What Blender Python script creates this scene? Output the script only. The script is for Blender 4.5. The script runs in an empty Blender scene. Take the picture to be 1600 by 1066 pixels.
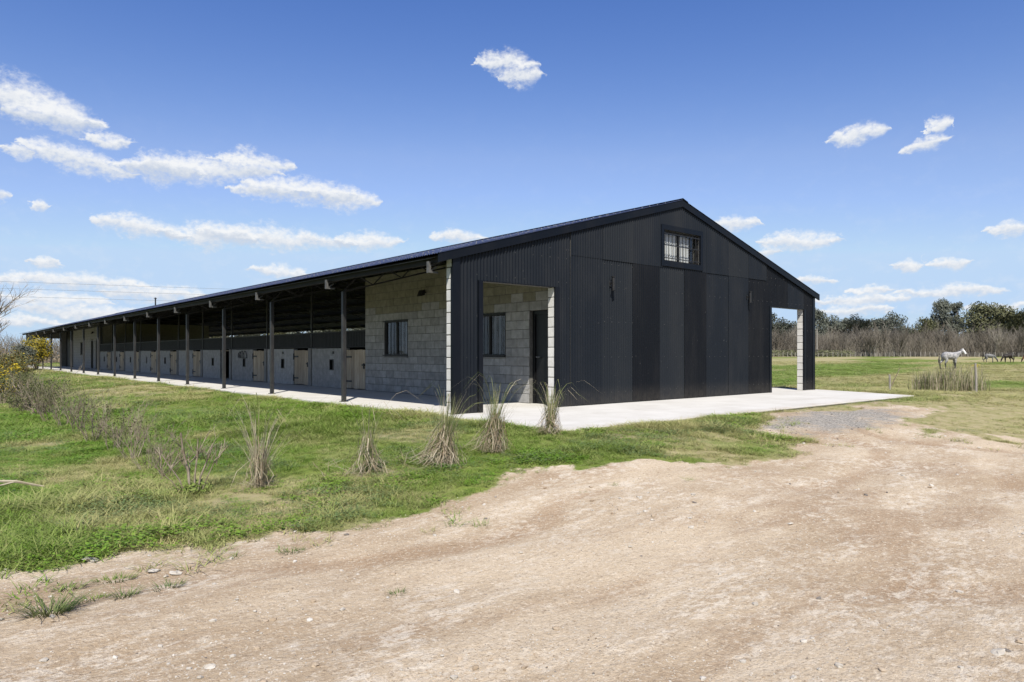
import bpy, math, random
import numpy as np
from mathutils import Vector, Matrix, Euler

R = math.radians
scene = bpy.context.scene
COL = scene.collection
random.seed(7)
RNG = np.random.default_rng(7)

# ------------------------------------------------------------------ camera
CAM = (-7.204, -10.008, 1.06)
cd = bpy.data.cameras.new('camera')
cd.sensor_width = 36.0
cd.lens = 24.556
cd.shift_y = 0.0129
cd.clip_start = 0.05
cd.clip_end = 5000
cam = bpy.data.objects.new('camera', cd)
cam.location = CAM
cam.rotation_euler = (R(90), 0, R(-40.61))
COL.objects.link(cam)
scene.camera = cam

# ------------------------------------------------------------------ view
scene.view_settings.view_transform = 'Standard'
scene.view_settings.look = 'None'
scene.view_settings.gamma = 1.0
scene.view_settings.exposure = 0.585
scene.render.film_transparent = False

SUN_EL, SUN_AZ = 50.0, 217.7

# ------------------------------------------------------------------ sun
sd = bpy.data.lights.new('sun', 'SUN')
sd.energy = 5.0
sd.angle = R(0.5)
sd.color = (1.0, 0.94, 0.84)
sun = bpy.data.objects.new('sun', sd)
COL.objects.link(sun)
_sv = Vector((math.sin(R(SUN_AZ)) * math.cos(R(SUN_EL)), math.cos(R(SUN_AZ)) * math.cos(R(SUN_EL)), math.sin(R(SUN_EL))))
sun.rotation_euler = _sv.to_track_quat('Z', 'Y').to_euler()
sun.location = (-20, -25, 40)

# ------------------------------------------------------------------ sky with cumulus clouds
# azimuth, elevation, half-width, half-height (degrees), tilt
CLOUDS = [(5.58,16.53,4.25,2.04,0.15),(7.56,15.77,2.86,0.89,0),(8.87,13.31,3.35,1.10,0.22),(5.34,13.41,0.77,0.52,0),(10.42,14.89,1.59,0.42,0),(16.43,13.7,5.69,1.17,-0.06),(13.87,13.42,2.56,1.41,0),(20.25,14.53,2.82,0.92,0),(23.79,12.73,4.17,1.24,0.08),(26.72,12.33,3.00,1.16,0.1),(21.41,12.57,2.86,0.66,0),(12.42,9.2,2.84,0.90,0.1),(17.31,8.88,3.17,1.22,0),(21.88,8.96,5.33,1.11,0.06),(28.96,8.91,2.64,0.90,0),(40.09,22.66,2.52,0.89,0.1),(41.4,21.76,1.47,0.99,0),(66.94,15.76,1.99,0.70,-0.15),(71.97,15.59,0.91,0.50,-0.3),(71.27,14.48,1.46,0.42,-0.1),(58.15,10.09,1.89,0.73,0),(62.79,8.52,2.91,0.91,0.05),(60.74,7.82,1.01,0.34,0),(75.99,8.23,1.31,0.46,0),(72.54,6.33,1.27,0.44,0),(70.05,6.36,0.87,0.40,0),(36.42,9.53,2.35,0.45,0),(22.12,6.38,2.15,0.44,0),(63.91,5.46,1.58,0.29,0),(67.15,4.06,3.06,0.42,0),(72.54,4.39,3.10,0.35,0),(67.98,4.68,1.55,0.28,0),(66.51,3.29,2.50,0.42,0),(8.31,5.03,4.93,0.62,0.04),(13.45,4.37,3.64,0.65,0),(6.47,3.72,4.15,0.56,0),(9.45,2.99,5.26,0.54,0),(5.76,2.18,2.93,0.35,0),(4.37,10.37,0.48,0.41,0),(6.76,10.04,0.51,0.30,0),(75.46,3.17,2.07,0.26,0),(6.83,6.29,0.81,0.26,0)]
_r = random.Random(3)
for i in range(26):                                   # the same kind of clouds go on round the horizon
    a = 84 + _r.random() * 272 - 0
    if a > 352: a = 352
    e = 2.5 + 17 * _r.random() ** 1.3
    w = (3 + 4.5 * _r.random())
    CLOUDS.append((a if a < 180 else a - 360, e, w, w * (0.2 + 0.15 * _r.random()), 0.05))

world = bpy.data.worlds.new('World')
scene.world = world
world.use_nodes = True
nt = world.node_tree
nt.nodes.clear()
N, L = nt.nodes, nt.links
def wn(t, **k):
    n = N.new(t)
    for a, b in k.items(): setattr(n, a, b)
    return n
def wmath(op, a, b=None, c=None, clamp=False):
    n = N.new('ShaderNodeMath'); n.operation = op; n.use_clamp = clamp
    for i, v in enumerate((a, b, c)):
        if v is None: continue
        if isinstance(v, (int, float)): n.inputs[i].default_value = v
        else: L.new(v, n.inputs[i])
    return n.outputs[0]
def wvec(op, a, b=None):
    n = N.new('ShaderNodeVectorMath'); n.operation = op
    for i, v in enumerate((a, b)):
        if v is None: continue
        if isinstance(v, tuple): n.inputs[i].default_value = v
        else: L.new(v, n.inputs[i])
    return n
sky = wn('ShaderNodeTexSky', sky_type='NISHITA')
sky.sun_disc = False
sky.sun_elevation = R(SUN_EL)
sky.sun_rotation = R(SUN_AZ)
sky.altitude = 50
sky.air_density = 1.15
sky.dust_density = 0.55
sky.ozone_density = 2.2
tc = wn('ShaderNodeTexCoord')
sep = wn('ShaderNodeSeparateXYZ'); L.new(tc.outputs['Generated'], sep.inputs[0])
az = wmath('MULTIPLY', wmath('ARCTAN2', sep.outputs[0], sep.outputs[1]), 180 / math.pi)
el = wmath('MULTIPLY', wmath('ARCSINE', sep.outputs[2]), 180 / math.pi)
comb = wn('ShaderNodeCombineXYZ'); L.new(az, comb.inputs[0]); L.new(el, comb.inputs[1])
nz1 = wn('ShaderNodeTexNoise'); nz1.inputs['Scale'].default_value = 0.55; nz1.inputs['Detail'].default_value = 5; nz1.inputs['Roughness'].default_value = 0.62
sc1 = wvec('MULTIPLY', comb.outputs[0], (1.0, 1.4, 1.0)); L.new(sc1.outputs[0], nz1.inputs['Vector'])
nz2 = wn('ShaderNodeTexNoise'); nz2.inputs['Scale'].default_value = 2.2; nz2.inputs['Detail'].default_value = 4; nz2.inputs['Roughness'].default_value = 0.6
L.new(sc1.outputs[0], nz2.inputs['Vector'])
warp = wvec('MULTIPLY', wvec('SUBTRACT', nz1.outputs['Color'], (0.5, 0.5, 0.5)).outputs[0], (2.6, 1.7, 0))
pw = wvec('ADD', comb.outputs[0], warp.outputs[0]).outputs[0]
wsep = wn('ShaderNodeSeparateXYZ'); L.new(pw, wsep.inputs[0])
acc = None; hacc = None
def cloud_layers(clouds, lo, hi):
    """clouds sorted into rows; each row is one ramp over azimuth holding base elevation and half-height"""
    global acc, hacc
    rows = []
    for c in sorted(clouds, key=lambda c: -c[2]):
        for row in rows:
            if len(row) < 10 and all(abs(c[0] - r[0]) > 1.14 * (c[2] + r[2]) + 0.75 * (hi - lo) / 90 for r in row): row.append(c); break
        else: rows.append([c])
    mrp = wn('ShaderNodeMapRange', clamp=True); mrp.inputs['From Min'].default_value = lo; mrp.inputs['From Max'].default_value = hi
    L.new(wsep.outputs[0], mrp.inputs['Value'])
    for row in rows:
        cr = wn('ShaderNodeValToRGB'); cr.color_ramp.interpolation = 'LINEAR'
        E_ = cr.color_ramp.elements
        while len(E_) > 1: E_.remove(E_[-1])
        st = []
        for (a, e, w, h, t) in sorted(row):
            w *= 1.14; h *= 1.55
            for (da, hh, k) in ((-1, 0, 1), (0, 1, 0), (1, 0, -1)):
                st.append((min(max((a + da * w - lo) / (hi - lo), 0), 1), (e + k * math.tan(t) * w * 0.8) / 30, hh * h / 3))
        E_[0].position = st[0][0]; E_[0].color = (st[0][1], st[0][2], 0, 1)
        for (p, ce, hh) in st[1:]:
            n_ = E_.new(p); n_.color = (ce, hh, 0, 1)
        L.new(mrp.outputs[0], cr.inputs[0])
        sp = wn('ShaderNodeSeparateColor'); L.new(cr.outputs[0], sp.inputs[0])
        h_ = wmath('MULTIPLY', wmath('POWER', wmath('MAXIMUM', wmath('DIVIDE', sp.outputs[1], 1.0), 0.0), 0.62), 3 ** 0.62 * 1.02)
        rel = wmath('DIVIDE', wmath('SUBTRACT', wsep.outputs[1], wmath('MULTIPLY', sp.outputs[0], 30.0)), wmath('MAXIMUM', h_, 0.02))
        side_ = wmath('MINIMUM', wmath('MULTIPLY', h_, 4.0), 1.0)
        v = wmath('MULTIPLY', wmath('SUBTRACT', 1.0, wmath('ABSOLUTE', rel), clamp=True), side_)
        hv = wmath('MULTIPLY', rel, v)
        acc = v if acc is None else wmath('MAXIMUM', acc, v)
        hacc = hv if hacc is None else wmath('ADD', hacc, hv)
cloud_layers([c for c in CLOUDS if -1 < c[0] < 84], 0.0, 84.0)
cloud_layers([c for c in CLOUDS if c[0] >= 84], 84.0, 180.0)
cloud_layers([c for c in CLOUDS if c[0] <= -1], -180.0, -1.0)
det = wmath('SUBTRACT', wmath('MULTIPLY', nz2.outputs['Fac'], 1.15), 0.575)
dens = wmath('ADD', acc, wmath('MULTIPLY', det, wmath('MINIMUM', wmath('MULTIPLY', acc, 6.0), 1.0)))
mr = wn('ShaderNodeMapRange', interpolation_type='SMOOTHSTEP'); mr.inputs['From Min'].default_value = -0.02; mr.inputs['From Max'].default_value = 1.0
L.new(dens, mr.inputs['Value'])
veil = wn('ShaderNodeMapRange', interpolation_type='SMOOTHSTEP'); veil.inputs['From Min'].default_value = 0.46; veil.inputs['From Max'].default_value = 0.72
L.new(nz1.outputs['Fac'], veil.inputs['Value'])          # thin low veil of vapour towards the horizon
lowv = wmath('MULTIPLY', veil.outputs[0], wmath('MULTIPLY', wmath('POWER', 2.718, wmath('MULTIPLY', wmath('MAXIMUM', el, 0.0), -0.22)), 0.55))
thin = wmath('MAXIMUM', wmath('MULTIPLY', mr.outputs[0], 0.97), lowv)
hgt = wmath('ADD', wmath('ADD', wmath('MULTIPLY', hacc, 1.6), 0.62), wmath('MULTIPLY', det, 0.8), clamp=True)
ccol = wn('ShaderNodeMix', data_type='RGBA')
ccol.inputs[6].default_value = (5.2, 5.7, 6.5, 1); ccol.inputs[7].default_value = (7.7, 7.8, 7.9, 1)
L.new(hgt, ccol.inputs[0])
# deep blue overhead fading to a pale blue at the horizon, as through the photograph's lens
ssep = wn('ShaderNodeSeparateColor'); L.new(sky.outputs[0], ssep.inputs[0])
scmb = wn('ShaderNodeCombineColor')
for i, (mid, gam, top_, out) in enumerate(((2.27, 2.05, 1.80, 2.38), (3.59, 1.55, 1.56, 3.68), (5.57, 1.05, 1.10, 7.0))):
    r_ = wmath('DIVIDE', ssep.outputs[i], mid)
    r_ = wmath('MULTIPLY', wmath('MINIMUM', wmath('MINIMUM', r_, wmath('POWER', r_, gam)), top_), out)
    if i == 0: red_ = r_
    else: r_ = wmath('MAXIMUM', r_, wmath('MULTIPLY', red_, (0, 1.32, 1.72)[i]))
    L.new(r_, scmb.inputs[i])
mx = wn('ShaderNodeMix', data_type='RGBA'); L.new(thin, mx.inputs[0]); L.new(scmb.outputs[0], mx.inputs[6]); L.new(ccol.outputs[2], mx.inputs[7])
bg = wn('ShaderNodeBackground'); bg.inputs['Strength'].default_value = 0.08
L.new(mx.outputs[2], bg.inputs['Color'])
wo = wn('ShaderNodeOutputWorld'); L.new(bg.outputs[0], wo.inputs['Surface'])

# ------------------------------------------------------------------ helpers
class MB:
    """collects simple shapes into one mesh"""
    def __init__(s): s.v = []; s.f = []
    def add(s, vs, fs):
        o = len(s.v); s.v.extend(vs); s.f.extend([tuple(i + o for i in f) for f in fs])
    def box(s, x0, x1, y0, y1, z0, z1):
        s.add([(x0,y0,z0),(x1,y0,z0),(x1,y1,z0),(x0,y1,z0),(x0,y0,z1),(x1,y0,z1),(x1,y1,z1),(x0,y1,z1)],
              [(0,3,2,1),(4,5,6,7),(0,1,5,4),(1,2,6,5),(2,3,7,6),(3,0,4,7)])
    def cbox(s, x0, x1, y0, y1, z0, z1, c):
        """box with chamfered edges (24 vertices)"""
        V = []; idx = {}
        X = (x0, x1); Y = (y0, y1); Z = (z0, z1); sg = (1, -1)
        for i in (0, 1):
            for j in (0, 1):
                for k in (0, 1):
                    for ax in range(3):
                        p = [X[i] + (0 if ax == 0 else sg[i] * c), Y[j] + (0 if ax == 1 else sg[j] * c), Z[k] + (0 if ax == 2 else sg[k] * c)]
                        idx[(i, j, k, ax)] = len(V); V.append(tuple(p))
        g = lambda *a: idx[a]
        F = [(g(0,0,0,0),g(0,0,1,0),g(0,1,1,0),g(0,1,0,0)), (g(1,0,0,0),g(1,1,0,0),g(1,1,1,0),g(1,0,1,0)),
             (g(0,0,0,1),g(1,0,0,1),g(1,0,1,1),g(0,0,1,1)), (g(0,1,0,1),g(0,1,1,1),g(1,1,1,1),g(1,1,0,1)),
             (g(0,0,0,2),g(0,1,0,2),g(1,1,0,2),g(1,0,0,2)), (g(0,0,1,2),g(1,0,1,2),g(1,1,1,2),g(0,1,1,2))]
        for i in (0, 1):
            for j in (0, 1): F.append((g(i,j,0,0), g(i,j,0,1), g(i,j,1,1), g(i,j,1,0)))
            for k in (0, 1): F.append((g(i,0,k,0), g(i,0,k,2), g(i,1,k,2), g(i,1,k,0)))
        for j in (0, 1):
            for k in (0, 1): F.append((g(0,j,k,1), g(0,j,k,2), g(1,j,k,2), g(1,j,k,1)))
        for i in (0, 1):
            for j in (0, 1):
                for k in (0, 1): F.append((g(i,j,k,0), g(i,j,k,1), g(i,j,k,2)))
        s.add(V, F)
    def tube(s, p0, p1, r0, r1=None, n=6, cap=True):
        r1 = r0 if r1 is None else r1
        p0 = Vector(p0); p1 = Vector(p1); d = p1 - p0
        if d.length < 1e-6: return
        d.normalize()
        u = d.orthogonal().normalized(); w = d.cross(u)
        vs = []
        for (p, r) in ((p0, r0), (p1, r1)):
            for i in range(n):
                a = 2 * math.pi * i / n
                vs.append(tuple(p + (u * math.cos(a) + w * math.sin(a)) * r))
        fs = [(i, (i + 1) % n, n + (i + 1) % n, n + i) for i in range(n)]
        if cap: fs += [tuple(range(n - 1, -1, -1)), tuple(range(n, 2 * n))]
        s.add(vs, fs)
    def path(s, pts, rs, n=5):
        """a continuous tapered tube through points"""
        P = [Vector(p) for p in pts]; vs = []; fs = []
        d0 = (P[1] - P[0]).normalized(); u = d0.orthogonal().normalized()
        for k, p in enumerate(P):
            d = (P[min(k + 1, len(P) - 1)] - P[max(k - 1, 0)]).normalized()
            u = (u - d * u.dot(d)); u = u.normalized() if u.length > 1e-5 else d.orthogonal().normalized()
            w = d.cross(u)
            for i in range(n):
                a = 2 * math.pi * i / n
                vs.append(tuple(p + (u * math.cos(a) + w * math.sin(a)) * rs[k]))
        for k in range(len(P) - 1):
            for i in range(n):
                fs.append((k*n+i, k*n+(i+1) % n, (k+1)*n+(i+1) % n, (k+1)*n+i))
        fs.append(tuple(range(n - 1, -1, -1))); o = (len(P) - 1) * n; fs.append(tuple(range(o, o + n)))
        s.add(vs, fs)
    def beam(s, p0, p1, w, h, up=(0, 0, 1)):
        p0 = Vector(p0); p1 = Vector(p1); d = (p1 - p0).normalized()
        sd_ = d.cross(Vector(up))
        if sd_.length < 1e-4: sd_ = d.cross(Vector((0, 1, 0)))
        sd_.normalize(); u = sd_.cross(d)
        vs = []
        for p in (p0, p1):
            for (a, b) in ((-1, -1), (1, -1), (1, 1), (-1, 1)):
                vs.append(tuple(p + sd_ * a * w / 2 + u * b * h / 2))
        s.add(vs, [(0,1,2,3),(7,6,5,4),(0,4,5,1),(1,5,6,2),(2,6,7,3),(3,7,4,0)])
    def prismx(s, x0, x1, zb, zt0, zt1, y0, y1):
        s.add([(x0,y0,zb),(x1,y0,zb),(x1,y1,zb),(x0,y1,zb),(x0,y0,zt0),(x1,y0,zt1),(x1,y1,zt1),(x0,y1,zt0)],
              [(0,3,2,1),(4,5,6,7),(0,1,5,4),(1,2,6,5),(2,3,7,6),(3,0,4,7)])
    def strip(s, pts, ws, side):
        """flat tapered ribbon through points"""
        vs = []; fs = []; sdv = Vector(side).normalized()
        for p, w in zip(pts, ws):
            p = Vector(p); vs.append(tuple(p - sdv * w)); vs.append(tuple(p + sdv * w))
        for k in range(len(pts) - 1): fs.append((2*k, 2*k+1, 2*k+3, 2*k+2))
        s.add(vs, fs)
    def mesh(s, name, m=None, smooth=False):
        me = bpy.data.meshes.new(name); me.from_pydata(s.v, [], s.f); me.update()
        if m is not None: me.materials.append(m)
        if smooth: me.polygons.foreach_set('use_smooth', [True] * len(me.polygons))
        return me
    def build(s, name, m=None, parent=None, smooth=False, **tags):
        return obj(name, s.mesh(name, m, smooth), parent, **tags)

def obj(name, me, parent=None, loc=None, rot=None, scl=None, **tags):
    o = bpy.data.objects.new(name, me); COL.objects.link(o)
    if parent is not None: o.parent = parent
    if loc is not None: o.location = loc
    if rot is not None: o.rotation_euler = rot
    if scl is not None: o.scale = scl
    for k, v in tags.items(): o[k] = v
    return o
def empty(name, loc=(0, 0, 0), rot=(0, 0, 0), **tags):
    o = obj(name, None, None, loc, rot, **tags); o.empty_display_size = 0.2
    return o

def ss(a, b, t):
    t = np.clip((t - a) / (b - a), 0, 1); return t * t * (3 - 2 * t)
def _hash(ix, iy, seed):
    h = (ix.astype(np.int64) * 374761393 + iy.astype(np.int64) * 668265263 + seed * 1442695041) & 0x7fffffff
    h = ((h ^ (h >> 13)) * 1274126177) & 0x7fffffff
    return ((h ^ (h >> 16)) & 0xffff) / 65535.0
def vnoise(x, y, seed=0):
    x = np.asarray(x, float); y = np.asarray(y, float)
    ix = np.floor(x); iy = np.floor(y); fx = x - ix; fy = y - iy
    fx = fx * fx * (3 - 2 * fx); fy = fy * fy * (3 - 2 * fy)
    a = _hash(ix, iy, seed); b = _hash(ix + 1, iy, seed); c = _hash(ix, iy + 1, seed); d = _hash(ix + 1, iy + 1, seed)
    return (a * (1 - fx) + b * fx) * (1 - fy) + (c * (1 - fx) + d * fx) * fy
def fbm(x, y, seed=0, o=4):
    t = 0; amp = 0.5; s = 0
    for i in range(o):
        t = t + amp * vnoise(x * 2 ** i, y * 2 ** i, seed + i * 17); s += amp; amp *= 0.5
    return t / s

# terrain height, in metres above the floor slab
def ground_z(x, y):
    x = np.asarray(x, float); y = np.asarray(y, float)
    dx = np.maximum(np.maximum(-0.3 - x, x - 13.5), 0); dy = np.maximum(np.maximum(-3.1 - y, y - 62), 0)
    d = np.hypot(dx, dy); dist = np.hypot(x + 7.2, y + 10)
    return -0.014 - 0.376 * ss(0.15, 6.0, d) + 0.8 * ss(135, 210, dist)
def gz(x, y): return float(ground_z(x, y))
DIRT = np.array([(-60,-3.6),(-12,-4.1),(-6.97,-4.43),(-6.28,-4.24),(-5.61,-4.27),(-5.12,-4.44),(-4.59,-4.7),(-4.08,-4.87),(-3.62,-4.96),(-2.95,-4.5),(-2.09,-4.67),(-.95,-4.94),(-.48,-5.47),(-.15,-5.75),(1.21,-5.64),(2.04,-5.35),(2.3,-4.5),(3.3,-3.75),(4.94,-3.72),(6.61,-3.75),(9.1,-3.9),(9.2,-4.5),(6.9,-5.1),(4.7,-5.9),(5.6,-6.8),(9,-8.4),(16,-12),(60,-34),(60,-90),(-60,-90)])
def dirt_sd(x, y):
    """signed distance to the edge of the bare track, positive on bare earth"""
    x = np.asarray(x, float).ravel(); y = np.asarray(y, float).ravel()
    best = np.full(x.shape, 1e9); inside = np.zeros(x.shape, bool)
    n = len(DIRT)
    for i in range(n):
        ax, ay = DIRT[i]; bx, by = DIRT[(i + 1) % n]
        ex, ey = bx - ax, by - ay
        t = np.clip(((x - ax) * ex + (y - ay) * ey) / (ex * ex + ey * ey), 0, 1)
        best = np.minimum(best, np.hypot(x - ax - t * ex, y - ay - t * ey))
        c = ((ay > y) != (by > y)) & (x < (bx - ax) * (y - ay) / (by - ay + 1e-12) + ax)
        inside ^= c
    return np.where(inside, best, -best)
def dirt_mask(x, y):
    s = dirt_sd(x, y); x = np.ravel(x); y = np.ravel(y)
    n = (fbm(x * 1.3, y * 1.3, 5) - 0.5) * 1.5 + (fbm(x * 5, y * 5, 9) - 0.5) * 0.9
    right = ss(3.5, 9, x) * ss(9, 4, -y - 0.0 * x)            # the worn margin beside the apron is patchy
    return np.clip(0.5 + (s + n * (0.75 + 1.0 * right)) / 0.55, 0, 1)
def dry_mask(x, y):
    x = np.ravel(np.asarray(x, float)); y = np.ravel(np.asarray(y, float))
    lawn = 0.10 + 0.62 * ss(0.46, 0.66, fbm(x * 0.55, y * 0.55, 21)) + 0.12 * ss(-6, -1, x) + 0.3 * ss(0.5, 0.7, fbm(x * 1.9, y * 1.9, 23))
    f = fbm(x * 0.06, y * 0.13, 31, 5)
    field = 0.25 + 0.85 * ss(0.40, 0.56, f)
    m = ss(8, 17, x + 0.3 * y)
    worn = np.exp(-((x - 10.5) / 6.5) ** 2 - ((y + 6.3) / 2.6) ** 2)
    return np.clip(lawn * (1 - m) + field * m + 0.8 * worn, 0, 1)

# ------------------------------------------------------------------ materials
def newmat(name):
    m = bpy.data.materials.new(name); m.use_nodes = True
    t = m.node_tree; b = t.nodes['Principled BSDF']
    return m, t, b
def nd(t, ty, **k):
    n = t.nodes.new(ty)
    for a, v in k.items(): setattr(n, a, v)
    return n
ALB = 0.68                                            # common albedo scale, set together with the exposure
def mixc(t, fac, a, b, mode='MIX'):
    n = nd(t, 'ShaderNodeMix', data_type='RGBA', blend_type=mode)
    for i, v in ((0, fac), (6, a), (7, b)):
        if isinstance(v, (int, float)): n.inputs[i].default_value = v
        elif isinstance(v, tuple): n.inputs[i].default_value = (v[0] * ALB, v[1] * ALB, v[2] * ALB, 1)
        else: t.links.new(v, n.inputs[i])
    return n.outputs[2]
def noise(t, scale, detail=4, rough=0.55, vec=None, stretch=None, coord='Object'):
    n = nd(t, 'ShaderNodeTexNoise'); n.inputs['Scale'].default_value = scale
    n.inputs['Detail'].default_value = detail; n.inputs['Roughness'].default_value = rough
    if vec is None:
        c = nd(t, 'ShaderNodeTexCoord'); vec = c.outputs[coord]
    if stretch:
        mp = nd(t, 'ShaderNodeVectorMath', operation='MULTIPLY'); mp.inputs[1].default_value = stretch
        t.links.new(vec, mp.inputs[0]); vec = mp.outputs[0]
    t.links.new(vec, n.inputs['Vector'])
    return n.outputs['Fac']
def ramp(t, fac, lo, hi, smooth=True):
    n = nd(t, 'ShaderNodeMapRange'); n.interpolation_type = 'SMOOTHSTEP' if smooth else 'LINEAR'
    n.inputs['From Min'].default_value = lo; n.inputs['From Max'].default_value = hi
    t.links.new(fac, n.inputs['Value']); return n.outputs[0]
def mth(t, op, a, b=None, clamp=False):
    n = nd(t, 'ShaderNodeMath', operation=op); n.use_clamp = clamp
    for i, v in enumerate((a, b)):
        if v is None: continue
        if isinstance(v, (int, float)): n.inputs[i].default_value = v
        else: t.links.new(v, n.inputs[i])
    return n.outputs[0]
def bump(t, b, h, strength, dist):
    n = nd(t, 'ShaderNodeBump'); n.inputs['Strength'].default_value = strength; n.inputs['Distance'].default_value = dist
    t.links.new(h, n.inputs['Height']); t.links.new(n.outputs[0], b.inputs['Normal'])
def world_pos(t):
    return nd(t, 'ShaderNodeNewGeometry').outputs['Position']
def pmat(name, c1, c2, scale=6, rough=0.7, spec=0.3, bs=0.0, bscale=40, bdist=0.004, rand=0.0, stretch=None, wear=None, metal=0.0, lo=0.35, hi=0.68):
    """two-tone noise paint with grain, optional object-to-object variation and wear"""
    m, t, b = newmat(name)
    P = world_pos(t)
    c = mixc(t, ramp(t, noise(t, scale, 5, 0.6, P, stretch), lo, hi), c1, c2)
    if rand > 0:
        oi = nd(t, 'ShaderNodeObjectInfo')
        v = mth(t, 'ADD', mth(t, 'MULTIPLY', oi.outputs['Random'], 2 * rand), 1 - rand)
        hv = nd(t, 'ShaderNodeHueSaturation'); t.links.new(v, hv.inputs['Value']); t.links.new(c, hv.inputs['Color']); c = hv.outputs[0]
    if wear:
        wc, wscale, amt = wear
        c = mixc(t, mth(t, 'MULTIPLY', ramp(t, noise(t, wscale, 6, 0.7, P, stretch), 0.56, 0.74), amt), c, wc)
    t.links.new(c, b.inputs['Base Color'])
    b.inputs['Roughness'].default_value = rough; b.inputs['Specular IOR Level'].default_value = spec; b.inputs['Metallic'].default_value = metal
    if bs > 0: bump(t, b, noise(t, bscale, 4, 0.6, P), bs, bdist)
    return m

M = {}
def cladding(name, c, rough=0.42):
    m, t, b = newmat(name); P = world_pos(t)
    dust = ramp(t, noise(t, 1.3, 6, 0.65, P, (1, 1, 0.25)), 0.4, 0.8)
    col = mixc(t, mth(t, 'MULTIPLY', dust, 0.10), c, (0.085, 0.082, 0.078))
    speck = ramp(t, noise(t, 26, 2, 0.5, P), 0.72, 0.78)
    col = mixc(t, mth(t, 'MULTIPLY', speck, 0.25), col, (0.2, 0.2, 0.2))
    sepz = nd(t, 'ShaderNodeSeparateXYZ'); t.links.new(P, sepz.inputs[0])
    splash = mth(t, 'MULTIPLY', ramp(t, sepz.outputs[2], 0.45, 0.0), noise(t, 9, 4, 0.6, P))
    col = mixc(t, mth(t, 'MULTIPLY', splash, 0.3), col, (0.16, 0.14, 0.115))   # mud splashed up from the slab
    t.links.new(col, b.inputs['Base Color'])
    t.links.new(mth(t, 'ADD', mth(t, 'MULTIPLY', dust, 0.2), rough), b.inputs['Roughness'])
    b.inputs['Specular IOR Level'].default_value = 0.16
    bump(t, b, noise(t, 2.2, 4, 0.5, P, (1, 1, 0.6)), 0.3, 0.02)
    return m
M['clad_mid'] = cladding('charcoal corrugated paint', (0.0088, 0.0122, 0.0185))
M['clad_dark'] = cladding('dark charcoal corrugated paint', (0.0022, 0.0036, 0.007), 0.45)
M['clad_light'] = cladding('lighter charcoal corrugated paint', (0.0118, 0.0155, 0.0215), 0.52)  # shading from rib direction is put into the sheets' separate base colours
M['trim'] = cladding('folded flashing paint', (0.0035, 0.0055, 0.010), 0.42)
M['roof'] = pmat('roof sheet paint', (0.040, 0.052, 0.100), (0.060, 0.075, 0.135), 2, 0.34, 0.5, wear=((0.25, 0.25, 0.26), 30, 0.25))
M['lining'] = pmat('roof lining', (0.11, 0.105, 0.095), (0.16, 0.155, 0.14), 1.2, 0.8, 0.1)
M['steel'] = pmat('dark painted steel', (0.022, 0.023, 0.026), (0.036, 0.036, 0.036), 5, 0.5, 0.4, wear=((0.15, 0.11, 0.085), 14, 0.5))
M['tail'] = pmat('dull grey steel', (0.085, 0.085, 0.085), (0.14, 0.138, 0.135), 12, 0.6, 0.3, wear=((0.16, 0.10, 0.07), 20, 0.4))
M['eave'] = pmat('brown-black eave steel', (0.016, 0.014, 0.010), (0.026, 0.023, 0.016), 4, 0.7, 0.2)
M['galv'] = pmat('galvanised steel', (0.20, 0.20, 0.205), (0.30, 0.30, 0.30), 12, 0.5, 0.5, metal=0.25, wear=((0.2, 0.13, 0.09), 20, 0.4))
M['black'] = pmat('black iron', (0.010, 0.010, 0.011), (0.02, 0.02, 0.021), 10, 0.5, 0.4)
M['panel'] = pmat('black stall sheet', (0.006, 0.006, 0.0065), (0.012, 0.0115, 0.0115), 3, 0.55, 0.3)
M['block'] = pmat('grey concrete block', (0.34, 0.335, 0.325), (0.44, 0.435, 0.42), 7, 0.92, 0.15, 0.7, 90, 0.004, rand=0.13, wear=((0.52, 0.505, 0.48), 4, 0.3))
M['block_up'] = pmat('weathered tan concrete block', (0.25, 0.235, 0.18), (0.315, 0.297, 0.23), 7, 0.92, 0.15, 0.7, 90, 0.004, rand=0.08)
M['block_pale'] = pmat('pale jamb block', (0.70, 0.69, 0.67), (0.80, 0.79, 0.77), 7, 0.9, 0.15, 0.4, 90, 0.003, rand=0.05)  # paler than the other wall blocks, used on the opening jambs only
M['mortar'] = pmat('dark mortar', (0.16, 0.155, 0.145), (0.22, 0.215, 0.20), 14, 0.95, 0.1, 0.4, 80)
M['render'] = pmat('cement render', (0.25, 0.245, 0.23), (0.32, 0.31, 0.295), 4, 0.92, 0.12, 0.3, 50, wear=((0.26, 0.25, 0.23), 3, 0.5))
M['plank'] = pmat('weathered timber plank', (0.42, 0.335, 0.235), (0.62, 0.525, 0.40), 3, 0.85, 0.15, 0.4, 30, 0.003, rand=0.2, stretch=(9, 9, 0.7), wear=((0.24, 0.15, 0.09), 4, 0.5))
m, t, b = newmat('window glass')
gl = nd(t, 'ShaderNodeBsdfGlossy'); gl.inputs['Roughness'].default_value = 0.02; gl.inputs['Color'].default_value = (0.9, 0.9, 0.9, 1)
tp = nd(t, 'ShaderNodeBsdfTransparent'); tp.inputs['Color'].default_value = (0.86, 0.88, 0.88, 1)
lw_ = nd(t, 'ShaderNodeLayerWeight'); lw_.inputs['Blend'].default_value = 0.5
fr_ = mth(t, 'ADD', mth(t, 'MULTIPLY', mth(t, 'POWER', lw_.outputs['Facing'], 4.0), 0.85), 0.05, True)
ms_ = nd(t, 'ShaderNodeMixShader'); t.links.new(fr_, ms_.inputs[0]); t.links.new(tp.outputs[0], ms_.inputs[1]); t.links.new(gl.outputs[0], ms_.inputs[2])
t.links.new(ms_.outputs[0], t.nodes['Material Output'].inputs['Surface'])
M['glass'] = m
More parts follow.
